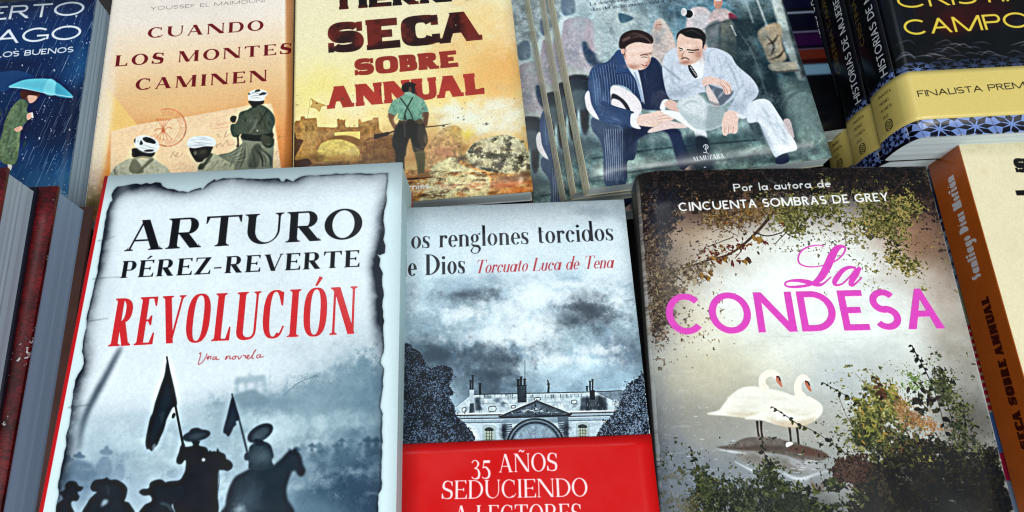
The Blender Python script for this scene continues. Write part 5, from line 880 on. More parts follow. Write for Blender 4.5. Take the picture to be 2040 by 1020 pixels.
    leafy([(1540,400),(1600,408),(1660,398),(1684,420),(1660,436),(1620,432),(1600,458),(1566,470),(1556,440)], gl, 6, 1.15, .9, thr=.55)
    leafy([(1700,390),(1760,386),(1830,400),(1826,440),(1795,450),(1812,490),(1800,505),(1832,530),(1820,546),(1776,530),(1762,500),(1768,462),(1730,476),(1706,452),(1670,450),(1666,440),(1715,436)], gl+[(160,138,70)], 6, 1.1, .92, thr=.55)
    c.leaves([(1590,424,50,20),(1650,420,26,16),(1570,460,12,16),(1770,410,50,24),(1740,455,28,18),(1690,448,28,6),(1780,470,24,30),(1800,520,36,14),(1815,532,22,10)], 26, 8, gr, .42, a=.9)
    leafy([(1292,545),(1340,530),(1400,525),(1420,545),(1370,560),(1345,600),(1320,640),(1300,640)], [(52,42,34),(88,72,54),(124,104,76),(164,146,116)], 6, 1.1, .75, thr=.58)
    # rock, reflection, swans
    c.fr(1290, 660, 2.8326); rk = (98,90,82)
    c.poly([(390,655),(470,640),(540,605),(620,596),(720,602),(800,622),(900,650),(990,680),(1020,705),(980,730),(880,740),(780,700),(640,680),(520,668)], rk, .96, 2.5, ntex=.3); c.poly([(400,660),(520,655),(640,640),(780,655),(700,675),(560,672)], (74,60,54), .8, 4); c.poly([(780,660),(880,650),(990,685),(1010,710),(900,700)], (92,66,56), .8, 4); c.poly([(500,690),(640,690),(900,745),(1010,740),(940,780),(860,800),(720,770),(560,740)], (124,118,110), .85, 8, ntex=.25)
    c.line([(390,665),(480,680),(560,690)], (3,9,2), (228,232,230), .8, 2); c.line([(490,735),(600,790),(640,800)], (3,10,3), (226,232,234), .8, 2); c.line([(740,785),(820,826),(880,832),(940,810),(1040,780)], (3,12,14,8,3), (228,234,238), .85, 3); c.poly([(800,720),(920,735),(1000,745),(940,790),(850,780)], (186,190,194), .6, 8)
    for i in range(26): x, y = c.rng.uniform(800,960), c.rng.uniform(690,800); c.line([(x,y),(x+c.rng.uniform(10,40),y+3)], 3, [(60,56,54),(232,236,238)][i % 2], .6, 1)
    c.poly([(920,840),(960,870),(990,845),(1000,870),(970,910),(930,890)], (112,88,80), .7, 5)
    leg = (58,46,40)
    for p in [[(618,505),(622,560),(628,595)],[(640,505),(642,560),(648,600)],[(800,540),(806,590),(808,622)],[(842,540),(848,590),(852,638)]]: c.line(p, (13,9,11), leg)
    c.poly([(780,632),(800,624),(822,632),(808,645),(784,654)], (226,226,222), .95, 1)
    w1 = (242,240,226)
    def swan(body, neck, nw, beak_, shade):
        c.poly(body, w1, 1, 1.2); c.line(neck, nw, (246,242,220), 1, 1)
        for p, w, k, a in shade: c.line(p, w, k, a, 5)
        c.poly(beak_, (196,122,98), 1, .6)
    c.poly([(335,466),(400,446),(430,410),(470,360),(530,320),(590,310),(650,318),(720,330),(800,355),(860,400),(800,450),(660,488),(560,488),(450,478)], w1, 1, 1.2)
    for p, w, k, a in [([(440,462),(520,470),(600,470),(660,462)], (4,26,22,6), (196,180,150), .6),([(470,420),(560,428),(640,410)], (2,12,2), (214,208,190), .7),([(500,360),(600,380),(700,380)], (2,14,3), (226,222,208), .6),([(450,440),(540,444),(620,430)], (2,8,2), (206,200,182), .6)]: c.line(p, w, k, a, 5)
    c.line([(668,330),(648,300),(650,262),(680,238),(710,238),(735,258)], (44,36,32,34,36,34), (248,242,222), 1, 1); c.poly([(724,256),(740,252),(752,276),(760,314),(746,306),(728,284)], (196,126,102), 1, .6); c.line([(728,254),(742,262),(748,280)], 7, (40,30,28)); c.line([(664,320),(650,290)], 8, (222,210,180), .6, 3)
    c.poly([(545,492),(620,462),(680,420),(740,380),(820,362),(890,362),(950,388),(984,420),(986,455),(960,490),(900,525),(820,540),(740,530),(680,512),(640,500)], w1, 1, 1.2)
    for p, w, k, a in [([(690,506),(780,524),(880,520),(950,486)], (6,34,30,6), (186,160,128), .6),([(720,440),(800,450),(900,440)], (2,14,3), (214,206,188), .7),([(800,462),(880,470),(950,450)], (2,10,2), (206,194,172), .7),([(660,490),(720,495)], (4,18), (200,180,150), .5)]: c.line(p, w, k, a, 5)
    c.line([(868,372),(850,340),(848,300),(862,270),(884,262),(904,284)], (54,40,34,32,34,34), (248,242,222), 1, 1); c.poly([(886,284),(904,282),(916,306),(924,340),(908,332),(892,306)], (192,120,96), 1, .6); c.line([(888,280),(904,288),(914,306)], 7, (40,30,28))
    for i in range(40):
        x, y = c.rng.uniform(430,760), c.rng.uniform(350,480); c.line([(x,y),(x+c.rng.uniform(20,60),y+c.rng.uniform(-4,8)),(x+c.rng.uniform(60,100),y+c.rng.uniform(0,16))], (1,5,1), [(206,200,184),(252,252,248),(222,214,196)][i % 3], .35 if 360 < y < 470 else .0, 2)
        x, y = c.rng.uniform(700,930), c.rng.uniform(390,520); c.line([(x,y),(x+c.rng.uniform(20,50),y+c.rng.uniform(-4,6))], (1,5,1), [(200,188,166),(252,252,248)][i % 2], .35 if x < 900 else 0, 2)
    # plants
    P1 = [(38,44,28),(56,62,36),(26,30,22),(84,88,46)]; P2 = [(132,134,56),(148,140,62),(92,96,42),(70,76,38),(160,124,60)]; DK = [(20,18,15),(30,27,20),(13,13,13),(42,37,26)]
    def stalk(p, w, n, size, cols, spread=10, ang=(0, 360)):
        c.line(p, (w, w*.8, w*.4), (50,46,32), .95); q = cr(p, 8)
        for i, f in enumerate(np.linspace(0, len(q)-1, n)):
            x, y = q[int(f)]; s = 1 if i % 2 else -1; z = .55+.75*f/len(q)
            for m in range(2):
                L = size*1.35*z*c.rng.uniform(.6, 1.25); a = math.radians(90-s*c.rng.uniform(5, 75)); dx, dy = L*math.cos(a), L*math.sin(a)*c.rng.uniform(.3, 1.1); k = cols[c.rng.integers(len(cols))]
                c.poly([(x,y),(x+dx*.3-dy*.30,y+dy*.3+dx*.30),(x+dx*.7-dy*.22,y+dy*.7+dx*.22),(x+dx,y+dy),(x+dx*.6+dy*.26,y+dy*.6-dx*.26),(x+dx*.25+dy*.24,y+dy*.25-dx*.24)], k, .95, .4)
    stalk([(990,290),(1060,330),(1130,370),(1190,410),(1260,470)], 4, 12, 26, P1, 14, (40,120)); stalk([(700,425),(740,450),(800,490),(850,525),(900,545),(980,590),(1060,650),(1140,705)], 4, 18, 24, P1, 12, (50,130))
    stalk([(240,650),(262,720),(290,790),(310,850),(330,940)], 4, 14, 30, P1, 20); stalk([(645,600),(655,680),(690,760),(720,850),(740,960)], 4, 16, 36, P1, 30)
    pg = [(18,22,16),(36,42,28),(60,66,40),(100,104,66)]
    leafy([(230,1010),(250,900),(290,800),(330,760),(360,830),(440,840),(520,810),(580,850),(610,820),(650,720),(700,730),(740,790),(800,860),(870,880),(930,940),(1000,960),(1100,1010),(1100,1060),(230,1060)], pg, 15, 1.15, .9, thr=.6)
    leafy([(200,1010),(220,930),(260,880),(280,960),(300,1040),(190,1050)], [(60,56,40),(96,88,58),(140,130,92)], 14, 1.1, .6, thr=.6)
    c.leaves([(300,810,50,50),(450,850,110,40),(690,780,60,70),(680,880,120,70),(800,900,100,50),(900,950,90,40)], 26, 22, P1, .42, a=.9)
    c.blob(760, 990, 300, 60, (26,30,24), .5, .7)
    c.fr(1600, 660, 2.834)
    leafy([(280,1100),(300,860),(260,780),(350,740),(430,640),(540,590),(640,600),(760,610),(860,640),(960,670),(1090,680),(1190,1100)], [(14,12,11),(24,21,17),(38,34,25),(62,56,38)], 20, .9, .97, thr=.5)
    leafy([(280,420),(300,350),(400,300),(500,310),(560,370),(600,440),(640,500),(600,580),(500,620),(420,640),(330,640),(270,580),(300,500)], [(48,50,28),(86,88,42),(128,126,58),(168,158,86)], 17, 1.2, .9, thr=.6)
    leafy([(280,540),(360,480),(460,540),(560,560),(560,640),(430,680),(320,680),(270,620)], [(30,34,22),(54,58,34),(84,86,48)], 16, 1.2, .85, thr=.6)
    leafy([(500,400),(560,360),(600,430),(640,470),(780,520),(780,560),(660,560),(560,520)], [(110,74,46),(150,104,66),(184,140,96)], 12, 1.1, .7, thr=.62)
    c.leaves([(560,400,50,60),(620,490,60,40),(700,530,70,30)], 24, 28, [(150,96,56),(176,124,72),(128,84,48)], .16, (60,120), a=.7)
    c.leaves([(470,420,90,90),(350,430,60,80),(330,560,60,80),(430,580,80,60),(500,350,50,40)], 22, 24, P2, .45, a=.85)
    stalk([(400,255),(425,310),(455,370)], 5, 9, 30, [(70,50,36),(96,66,44),(52,40,32)], 10, (30,120)); stalk([(610,80),(640,140),(680,210),(730,320),(770,440),(800,570)], 6, 18, 30, [(30,38,34),(44,54,40),(24,28,26)], 12, (20,120))
    c.line([(290,235),(330,280),(370,330)], 2.5, (120,100,80), .7); c.line([(200,370),(240,470),(290,550)], 2.5, (80,66,50), .8); c.line([(760,210),(775,300),(830,480),(870,690)], 3.5, (44,44,34), .9)
    leafy([(585,280),(620,255),(690,262),(700,290),(640,305),(600,300)], [(56,76,34),(84,106,48),(118,140,76)], 11, 1., .9)
    c.leaves([(650,330,60,40),(720,380,40,40),(640,390,30,20),(690,450,60,20)], 12, 34, [(36,34,32),(52,46,42),(70,66,50)], .55)
    leafy([(730,220),(780,200),(830,280),(850,360),(930,420),(960,470),(900,480),(960,530),(1010,560),(960,600),(1000,680),(900,700),(860,600),(820,520),(800,420),(740,320)], [(26,30,22),(48,52,34),(76,80,50),(112,112,72)], 14, 1.2, .9, thr=.62)
    c.leaves([(770,240,50,40),(820,320,50,50),(890,430,60,40),(930,540,70,30),(920,640,80,50)], 16, 26, [(48,54,34),(72,78,46),(34,38,28),(96,98,56)], .42, a=.9)
    c.leaves([(500,680,130,60),(700,660,150,40),(420,740,110,50),(330,830,110,70),(600,780,220,80),(880,760,200,70)], 40, 22, [(54,50,32),(70,64,40),(34,32,24)], .45, a=.6)
    c.foliage([(150,790),(210,720),(330,690),(380,770),(330,860),(170,860)], [(26,18,16),(48,34,28),(76,54,44)], 12, 1.6, .9, soft=16); c.blob(820, 960, 260, 150, (22,20,18), .55, .3)
    for i in range(60): x, y = c.rng.uniform(400,1150), c.rng.uniform(720,1010); c.line([(x,y),(x+c.rng.normal()*40,y+c.rng.normal()*30)], 2, [(84,76,54),(14,14,14)][i % 2], .35, 1)
    c.leaves([(200,880,60,20),(140,860,40,20),(280,960,80,50),(110,990,120,40),(60,900,80,30)], 26, 32, P1, .4)
    c.clarity(8, .25, 2, .25); c.worn(a=.4)
    # printed title lines
    c.fr(); c.text('Por la autora de', FUTURA, (1462,381.7), (1655,372.8), 17, (250,250,248)); c.text('CINCUENTA SOMBRAS DE GREY', FUTURA, (1353,421), (1771.5,400.4), 18.5, (250,250,248))
    # worn hinge, its highlight painted in as short pale strokes
    for i in range(420):
        y = c.rng.uniform(345, 1000); x = 1293+(y-345)*.075+c.rng.normal()*4.5+12*(y < 440); c.line([(x,y),(x+c.rng.normal()*.8,y+c.rng.uniform(1,7))], .9, (226,220,208), .35*c.rng.random())
    c.fr(); c.grain(.05, .08); return c
def swans_title(c):
    c.fr(1250, 310, 2.6157); g = [q for q in c.glyphs('CONDESA', TITLE, (212,931), (1650,902), 199)]
    S = [([(1025,476),(1000,468),(950,474),(908,496),(890,530),(896,562),(930,578),(980,580),(1040,568),(1090,546),(1126,510),(1134,480),(1118,472)], (3,4,5,6,6,6,5,4,4,5,6,6,10)),
         ([(1130,480),(1112,474),(1085,490),(1062,530),(1040,580),(1010,632),(980,660),(948,676)], (5,16,30,36,36,32,22,8)),
         ([(1000,645),(950,674),(890,684),(840,684),(820,672),(838,656),(890,652),(940,660),(990,674),(1020,668),(1062,632)], (8,12,12,8,6,8,16,22,18,8,3)),
         ([(1190,590),(1160,582),(1120,600),(1088,640),(1078,664),(1090,676),(1120,668),(1160,630),(1190,592)], (8,12,20,24,20,10,6,6,8)),
         ([(1210,584),(1190,620),(1168,654),(1164,674),(1180,674),(1222,636)], (16,24,24,18,8,4))]
    for p, w in S:
        q = c.P(p); g.append(ribbon(q, [c.u(v) for v in w], 8))
    return g
def revolt_title(c):
    c.fr(200, 320, 2.55); return [q for q in c.glyphs('REVOLUCIÓN', NARROW, (40,944), (1298,880), 235)]

def art_rain():
    c = Sheet(POSE['rain'], 4200, (22,44,84), 71); W, H = c.W, c.H
    c.wash([(0,(16,40,84)),(.2,(22,52,98)),(.42,(24,44,80)),(.55,(20,34,62)),(.7,(34,74,122)),(.85,(60,124,172)),(1,(70,140,186))]); c.fr(0, 0, 2.317)
    for (x, y, rx, ry, k, a) in [(330,500,120,160,(18,30,56),.6),(380,300,90,120,(40,92,146),.7),(200,640,140,120,(20,34,62),.7),(250,900,160,110,(64,132,180),.7),(280,930,60,40,(150,200,226),.6),(60,300,200,60,(14,26,54),.6),(100,720,80,90,(24,60,108),.6)]: c.blob(x, y, rx, ry, k, a, .4)
    for i in range(420):
        x, y = c.rng.uniform(-300,460), c.rng.uniform(-80,1000); l = c.rng.exponential(40)+12; c.line([(x,y),(x-l*.46,y+l)], c.rng.uniform(.8,2.2), (170,206,232), c.rng.uniform(.15,.6))
    for i in range(900):
        x, y = c.rng.uniform(-300,460), c.rng.uniform(-80,1000); r = c.rng.exponential(.8)+.4; c.ell(x, y, r, r*1.3, (206,226,240), 0, .5)
    for i in range(160): c.ell(c.rng.normal(280,20), c.rng.normal(930,30), 3, 2, (220,238,246), 0, .5)
    c.poly([(-120,390),(-40,345),(60,326),(120,335),(160,360),(100,380),(20,420),(-110,430)], (30,62,110), .95, 2)
    c.poly([(40,402),(80,380),(130,366),(220,364),(260,380),(300,410),(338,450),(280,446),(180,424),(100,410)], (96,190,210), 1, 1.5); c.poly([(225,366),(260,382),(250,440),(200,426)], (126,212,226), .8, 2); c.poly([(262,384),(300,410),(336,450),(262,442)], (60,156,186), .8, 2); c.line([(42,402),(110,408),(200,428),(336,450)], 3, (190,230,238), .8)
    c.line([(172,440),(150,520),(120,600)], 3.5, (40,40,46)); c.poly([(100,440),(96,424),(120,418),(180,430),(176,452),(150,475),(130,470),(112,455)], (96,64,52), 1, 1); c.poly([(130,440),(172,446),(158,470),(135,475)], (214,170,150), 1, 1); c.poly([(94,432),(110,418),(180,428),(170,440),(130,440),(104,460)], (70,42,34), 1, 1)
    coat = [(96,458),(130,476),(124,510),(140,540),(100,590),(92,640),(84,720),(60,762),(10,750),(-10,690),(10,620),(24,560),(52,500)]
    c.poly(coat, (92,112,84), 1, 1.5, ntex=.3)
    for i in range(20): x, y = c.rng.uniform(0,120), c.rng.uniform(480,740); c.line([(x,y),(x-6,y+24),(x-14,y+50)], (1,8,1), [(54,70,52),(130,148,112),(64,82,62)][i % 3], .6, 1.5)
    c.poly([(124,530),(146,520),(150,540),(128,554)], (214,170,150)); c.poly([(66,595),(98,582),(104,596),(80,610)], (206,160,140)); c.poly([(36,760),(56,764),(50,786),(40,780)], (220,200,190)); c.line([(148,520),(152,545)], 8, (230,236,240), .8)
    c.clarity(8, .45, 2, .5); c.worn(a=.4); w = (240,246,250)
    c.text('ROBERTO', LIGHT, (-430,118), (385,68), 88, w); c.text('SANTIAGO', LIGHT, (-520,236), (370,180), 88, w); c.text('LOS BUENOS', FUTURA, (-16,267), (338,241), 34, w); c.fr(); c.grain(.05, .05); return c

def tile_strip(c, P, n=1):
    for (x, y, u, v) in P:
        u, v = np.array(u, float), np.array(v, float); o = np.array([x, y], float); q = lambda a, b: tuple(o+a*u+b*v)
        c.poly([q(-.5,-.5),q(.5,-.5),q(.5,.5),q(-.5,.5)], (106,128,182), 1, .5, sm=False)
        for k in range(8):
            t = k*math.pi/4; r = .5 if k % 2 == 0 else .56; a, b = math.cos(t), math.sin(t)
            c.poly([q(a*.08,b*.08), q(a*r*.55-b*.11, b*r*.55+a*.11), q(a*r,b*r), q(a*r*.55+b*.11, b*r*.55-a*.11)], (22,24,46), 1, .4, sm=False)
        for (a, b) in ((.5,.5),(-.5,.5),(.5,-.5),(-.5,-.5)): c.poly([q(a-.2,b),q(a,b-.2),q(a+.2,b),q(a,b+.2)], (20,22,42), 1, .4, sm=False)

def art_tiles():
    c = Sheet(POSE['tiles'], 4200, (14,14,19), 81); W, H = c.W, c.H; c.fr()
    for (x, y, rx, ry, k, a) in [(1900,50,50,60,(70,22,20),.8),(1960,20,70,50,(60,18,20),.7),(1835,40,20,70,(40,22,22),.6),(2030,70,60,40,(40,42,50),.8),(2040,90,40,20,(90,96,104),.6),(1790,60,20,60,(30,34,44),.5)]: c.blob(x, y, rx, ry, k, a, .5)
    for i in range(24): x = c.rng.uniform(1720,1830); c.line([(x-30,-100),(x,60),(x+15,130)], 2, (36,40,52), .4, 1)
    u, v = (58,-4), (14,27)
    for j in range(-1, 3):
        for i in range(-1, 8): tile_strip(c, [(1830+i*58+j*14, 128-j*-27*0+(-62)*0-i*4+(-j)*-24-12, u, v)]) if False else None
    tile_strip(c, [(1772+i*56+j*16, 142+j*27-i*4, (56,-4), (16,27)) for j in range(0, 2) for i in range(-1, 8)])
    c.poly([(1700,90),(2120,50),(2120,112),(1900,122),(1830,130),(1800,134),(1740,150)], (10,10,14), .8, 10, sm=False); c.poly([(1830,90),(2120,70),(2120,140),(1860,150)], (14,13,18), .55, 8, sm=False)
    for i in range(36): x, y = c.rng.uniform(1780,2040), c.rng.uniform(85,120); c.line([(x,y),(x+c.rng.uniform(10,30),y-c.rng.uniform(2,10)),(x+40,y+2)], (1,3.5,1), [(96,100,112),(30,30,36),(140,140,146)][i % 3], .5, 1)
    tile_strip(c, [(1800+i*72, 262-i*5, (72,-5), (22,44)) for i in range(-2, 7)])
    c.clarity(6, .3, 2, .3); c.worn(a=.35); y = (232,206,72)
    c.text('CRISTINA', LIGHT, (1791,17), (2120,-5), 37, y); c.text('CAMPOS', LIGHT, (1804.5,70.4), (2092,51), 37.5, y); c.grain(.05, .05); return c
def art_tiles_band():
    c = Sheet(POSE['tiles'], 4200, (220,198,116), 82); c.fr()
    c.text('FINALISTA PREMIO', LIGHT, (1829,193.8), (2070,173), 14.5, (34,30,26)); c.grain(.03, .03); return c

def spine_sheet(w, h, base, seed, K=4200):                  # flat sheet: x across the spine (from the front hinge), y down from the head
    return Sheet(None, K, base, seed, size=(w, h))
def up_text(c, words, S, xb, y0, y1, cap, k, **kw):          # runs up the spine; baseline at xb, letters' heads to the left... in metres
    K = c.K; c.fr(); c.text(words, S, (xb*K, y0*K), (xb*K, y1*K), cap*K, k, **kw)
# ---------------------------------------------------------------- materials
def mat(name):
    m = bpy.data.materials.new(name); m.use_nodes = True; return m, m.node_tree.nodes, m.node_tree.links, m.node_tree.nodes['Principled BSDF']
def lin(c):
    c = np.array(c, float)/255.; return np.where(c <= .04045, c/12.92, ((c+.055)/1.055)**2.4)
def paper_bump(nt, ln, bs, scale=1400, dist=.00003, strength=.35):
    tc = nt.new('ShaderNodeTexCoord'); n = nt.new('ShaderNodeTexNoise'); n.inputs['Scale'].default_value = scale; n.inputs['Detail'].default_value = 3
    n2 = nt.new('ShaderNodeTexNoise'); n2.inputs['Scale'].default_value = 22; n2.inputs['Detail'].default_value = 2
    ad = nt.new('ShaderNodeMath'); ad.operation = 'MULTIPLY_ADD'; ad.inputs[1].default_value = 9.
    b = nt.new('ShaderNodeBump'); b.inputs['Strength'].default_value = strength; b.inputs['Distance'].default_value = dist
    ln.new(tc.outputs['Object'], n.inputs['Vector']); ln.new(tc.outputs['Object'], n2.inputs['Vector']); ln.new(n2.outputs['Fac'], ad.inputs[0]); ln.new(n.outputs['Fac'], ad.inputs[2])
    ln.new(ad.outputs[0], b.inputs['Height']); ln.new(b.outputs['Normal'], bs.inputs['Normal'])
def print_mat(name, sheet, rough=.3, coat=.08, spec=.3):
    m, nt, ln, bs = mat(name)
    a = np.clip(sheet.img, 0, 1); l = np.where(a <= .04045, a/12.92, ((a+.055)/1.055)**2.4)*ALB; l = np.maximum(l-.006, .0015)
    e = np.where(l <= .0031308, l*12.92, 1.055*np.maximum(l, 1e-6)**(1/2.4)-.055)
    px = np.ones((sheet.H, sheet.W, 4), np.float32); px[..., :3] = e[::-1]
    im = bpy.data.images.new(name, sheet.W, sheet.H); im.pixels.foreach_set(px.ravel()); im.update(); im.pack()
    t = nt.new('ShaderNodeTexImage'); t.image = im; t.extension = 'EXTEND'; t.interpolation = 'Cubic'
    ln.new(t.outputs['Color'], bs.inputs['Base Color'])
    tc = nt.new('ShaderNodeTexCoord'); nr = nt.new('ShaderNodeTexNoise'); nr.inputs['Scale'].default_value = 35; nr.inputs['Detail'].default_value = 5
    mr = nt.new('ShaderNodeMapRange'); mr.inputs[1].default_value = .3; mr.inputs[2].default_value = .7; mr.inputs[3].default_value = rough*.7; mr.inputs[4].default_value = rough*1.35
    ln.new(tc.outputs['Object'], nr.inputs['Vector']); ln.new(nr.outputs['Fac'], mr.inputs[0]); ln.new(mr.outputs[0], bs.inputs['Roughness']); bs.inputs['Specular IOR Level'].default_value = spec
    bs.inputs['Coat Weight'].default_value = coat; bs.inputs['Coat Roughness'].default_value = .16
    paper_bump(nt, ln, bs); return m
def plain_mat(name, c, rough=.5, coat=0., var=.12, scale=60, raw=False):
    m, nt, ln, bs = mat(name); l = np.array(c, float) if raw else lin(c)*ALB
    tc = nt.new('ShaderNodeTexCoord'); n = nt.new('ShaderNodeTexNoise'); n.inputs['Scale'].default_value = scale; n.inputs['Detail'].default_value = 6
    r = nt.new('ShaderNodeValToRGB'); r.color_ramp.elements[0].position = .3; r.color_ramp.elements[1].position = .7
    r.color_ramp.elements[0].color = (*np.clip(l*(1-var), 0, 1), 1); r.color_ramp.elements[1].color = (*np.clip(l*(1+var), 0, 1), 1)
    ln.new(tc.outputs['Object'], n.inputs['Vector']); ln.new(n.outputs['Fac'], r.inputs['Fac']); ln.new(r.outputs['Color'], bs.inputs['Base Color'])
    bs.inputs['Roughness'].default_value = rough; bs.inputs['Coat Weight'].default_value = coat; bs.inputs['Coat Roughness'].default_value = .15
    paper_bump(nt, ln, bs); return m
def pages_mat(name, c=(214,226,228), contrast=.16, freq=1300):
    m, nt, ln, bs = mat(name); l = lin(c)
    tc = nt.new('ShaderNodeTexCoord'); mp = nt.new('ShaderNodeMapping'); mp.inputs['Scale'].default_value = (4, 4, freq)
    n = nt.new('ShaderNodeTexNoise'); n.inputs['Scale'].default_value = 1; n.inputs['Detail'].default_value = 4; n.inputs['Roughness'].default_value = .7
    mp2 = nt.new('ShaderNodeMapping'); mp2.inputs['Scale'].default_value = (2, 2, freq*.13); n2 = nt.new('ShaderNodeTexNoise'); n2.inputs['Scale'].default_value = 1; n2.inputs['Detail'].default_value = 2
    ad = nt.new('ShaderNodeMath'); ad.operation = 'ADD'; mu = nt.new('ShaderNodeMath'); mu.operation = 'MULTIPLY'; mu.inputs[1].default_value = .5
    r = nt.new('ShaderNodeValToRGB'); r.color_ramp.elements[0].position = .38; r.color_ramp.elements[1].position = .62
    r.color_ramp.elements[0].color = (*(l*(1-contrast*1.6)), 1); r.color_ramp.elements[1].color = (*np.minimum(l*(1+contrast*.4), .9), 1)
    b = nt.new('ShaderNodeBump'); b.inputs['Distance'].default_value = .0002; b.inputs['Strength'].default_value = .3
    ln.new(tc.outputs['Object'], mp.inputs['Vector']); ln.new(mp.outputs[0], n.inputs['Vector']); ln.new(tc.outputs['Object'], mp2.inputs['Vector']); ln.new(mp2.outputs[0], n2.inputs['Vector'])
    ln.new(n.outputs['Fac'], ad.inputs[0]); ln.new(n2.outputs['Fac'], ad.inputs[1]); ln.new(ad.outputs[0], mu.inputs[0]); ln.new(mu.outputs[0], r.inputs['Fac'])
    ln.new(r.outputs['Color'], bs.inputs['Base Color']); ln.new(mu.outputs[0], b.inputs['Height']); ln.new(b.outputs['Normal'], bs.inputs['Normal'])
    bs.inputs['Roughness'].default_value = .8; bs.inputs['Specular IOR Level'].default_value = .2; return m

# ---------------------------------------------------------------- objects
COL = scene.collection
def link(name, me, mats, parent=None):
    o = bpy.data.objects.new(name, me); COL.objects.link(o)
    for m in (mats if isinstance(mats, (list, tuple)) else [mats]):
        if m is not None: me.materials.append(m)
    if parent is not None: o.parent = parent
    return o
def tag(o, label, cat, group=None):
    o['label'] = label; o['category'] = cat
    if group: o['group'] = group
    return o
def root(name, pose, t, label, cat, group=None):
    e = bpy.data.objects.new(name, None); COL.objects.link(e); e.empty_display_size = .02
    m = np.eye(4); m[:3,:3] = pose.R; m[:3,3] = pose.o-pose.R[:,2]*t; e.matrix_world = Matrix(m.tolist())
    return tag(e, label, cat, group)

def profile(w, t, rx, rz, r2, skew=0., n=9):
    """outer line of a cover seen from the foot of the book, from the front fore-edge round the spine to the back fore-edge"""
    front = [(w/2-i*(w-rx)/16., t) for i in range(17)]
    a = [(-w/2+rx-rx*math.sin(k*math.pi/2/n), t-rz+rz*math.cos(k*math.pi/2/n)) for k in range(1, n+1)]
    b = [(-w/2-skew+r2-r2*math.cos(k*math.pi/2/n), r2-r2*math.sin(k*math.pi/2/n)) for k in range(0, n+1)]
    back = [(w/2, 0.)]
    return front, a, b, back
def strip(name, pts, th, y0, y1, mats, parent, uv, lift=None, split=None, ny=10, inner=True):
    """a bent sheet of thickness th along the profile pts (outer side), extruded from y0 to y1"""
    p = np.array(pts, float); d = np.gradient(p, axis=0); d /= np.linalg.norm(d, axis=1)[:,None]
    q = p+np.stack([-d[:,1], d[:,0]], 1)*th                                                     # inner side: to the left of the way round
    s = np.concatenate([[0], np.cumsum(np.linalg.norm(np.diff(p, axis=0), axis=1))])
    bm = bmesh.new(); U = bm.loops.layers.uv.new('UVMap'); ys = np.linspace(y0, y1, ny+1)
    z = lambda x, y, zz: zz+(lift(x, y) if lift else 0.)
    O = [[bm.verts.new((a, y, z(a, y, b))) for (a, b) in p] for y in ys]; I = [[bm.verts.new((a, y, z(a, y, b))) for (a, b) in q] for y in ys]
    def face(vs, uvs, mi=0):
        f = bm.faces.new(vs); f.material_index = mi; f.smooth = True
        for l, c in zip(f.loops, uvs): l[U].uv = c
        return f
    for j in range(ny):
        for i in range(len(p)-1):
            mi = 0 if split is None or i < split else 1
            cs = [uv(s[i], ys[j], mi), uv(s[i], ys[j+1], mi), uv(s[i+1], ys[j+1], mi), uv(s[i+1], ys[j], mi)]
            face([O[j][i], O[j+1][i], O[j+1][i+1], O[j][i+1]], cs, mi)
            face([I[j][i], I[j][i+1], I[j+1][i+1], I[j+1][i]], [cs[0], cs[3], cs[2], cs[1]], mi)
    for i in range(len(p)-1):
        mi = 0 if split is None or i < split else 1
        for j, r in ((0, 0), (ny, 1)):
            c0, c1 = uv(s[i], ys[j], mi), uv(s[i+1], ys[j], mi)
            f = [O[j][i], O[j][i+1], I[j][i+1], I[j][i]]; face(f if r == 0 else f[::-1], [c0, c1, c1, c0] if r == 0 else [c0, c1, c1, c0], mi).smooth = False
    for j in range(ny):
        for i in (0, len(p)-1):
            mi = 0 if split is None or i == 0 else 1
            c0, c1 = uv(s[i], ys[j], mi), uv(s[i], ys[j+1], mi); f = [O[j][i], O[j+1][i], I[j+1][i], I[j][i]]; face(f[::-1] if i == 0 else f, [c0, c1, c1, c0], mi).smooth = False
    bmesh.ops.recalc_face_normals(bm, faces=bm.faces)
    me = bpy.data.meshes.new(name); bm.to_mesh(me); bm.free(); return link(name, me, mats, parent)
def block(name, pts, th, x1, y0, y1, z0, z1, m, parent):
    """the leaves: they fill the cover from inside; along the fore-edge no leaf lies quite flush"""
    p = np.array(pts, float); dd = np.gradient(p, axis=0); dd /= np.linalg.norm(dd, axis=1)[:,None]; q = p+np.stack([-dd[:,1], dd[:,0]], 1)*th
    rng = random.Random(int(x1*1e6)+7); nz = 12; L = [(x1, z1)]+[(a, min(max(b, z0), z1)) for a, b in q if a < x1-.002]+[(x1, z0)]
    L += [(x1+rng.uniform(-.00015, .00015), z0+(z1-z0)*k/nz) for k in range(1, nz)]
    bm = bmesh.new(); R = []
    for y in (y0, y1): R.append([bm.verts.new((a, y, b)) for a, b in L])
    n = len(L)
    for i in range(n): bm.faces.new([R[0][i], R[0][(i+1) % n], R[1][(i+1) % n], R[1][i]])
    bm.faces.new(R[0][::-1]); bm.faces.new(R[1]); bmesh.ops.recalc_face_normals(bm, faces=bm.faces)
    me = bpy.data.meshes.new(name); bm.to_mesh(me); bm.free(); return link(name, me, m, parent)

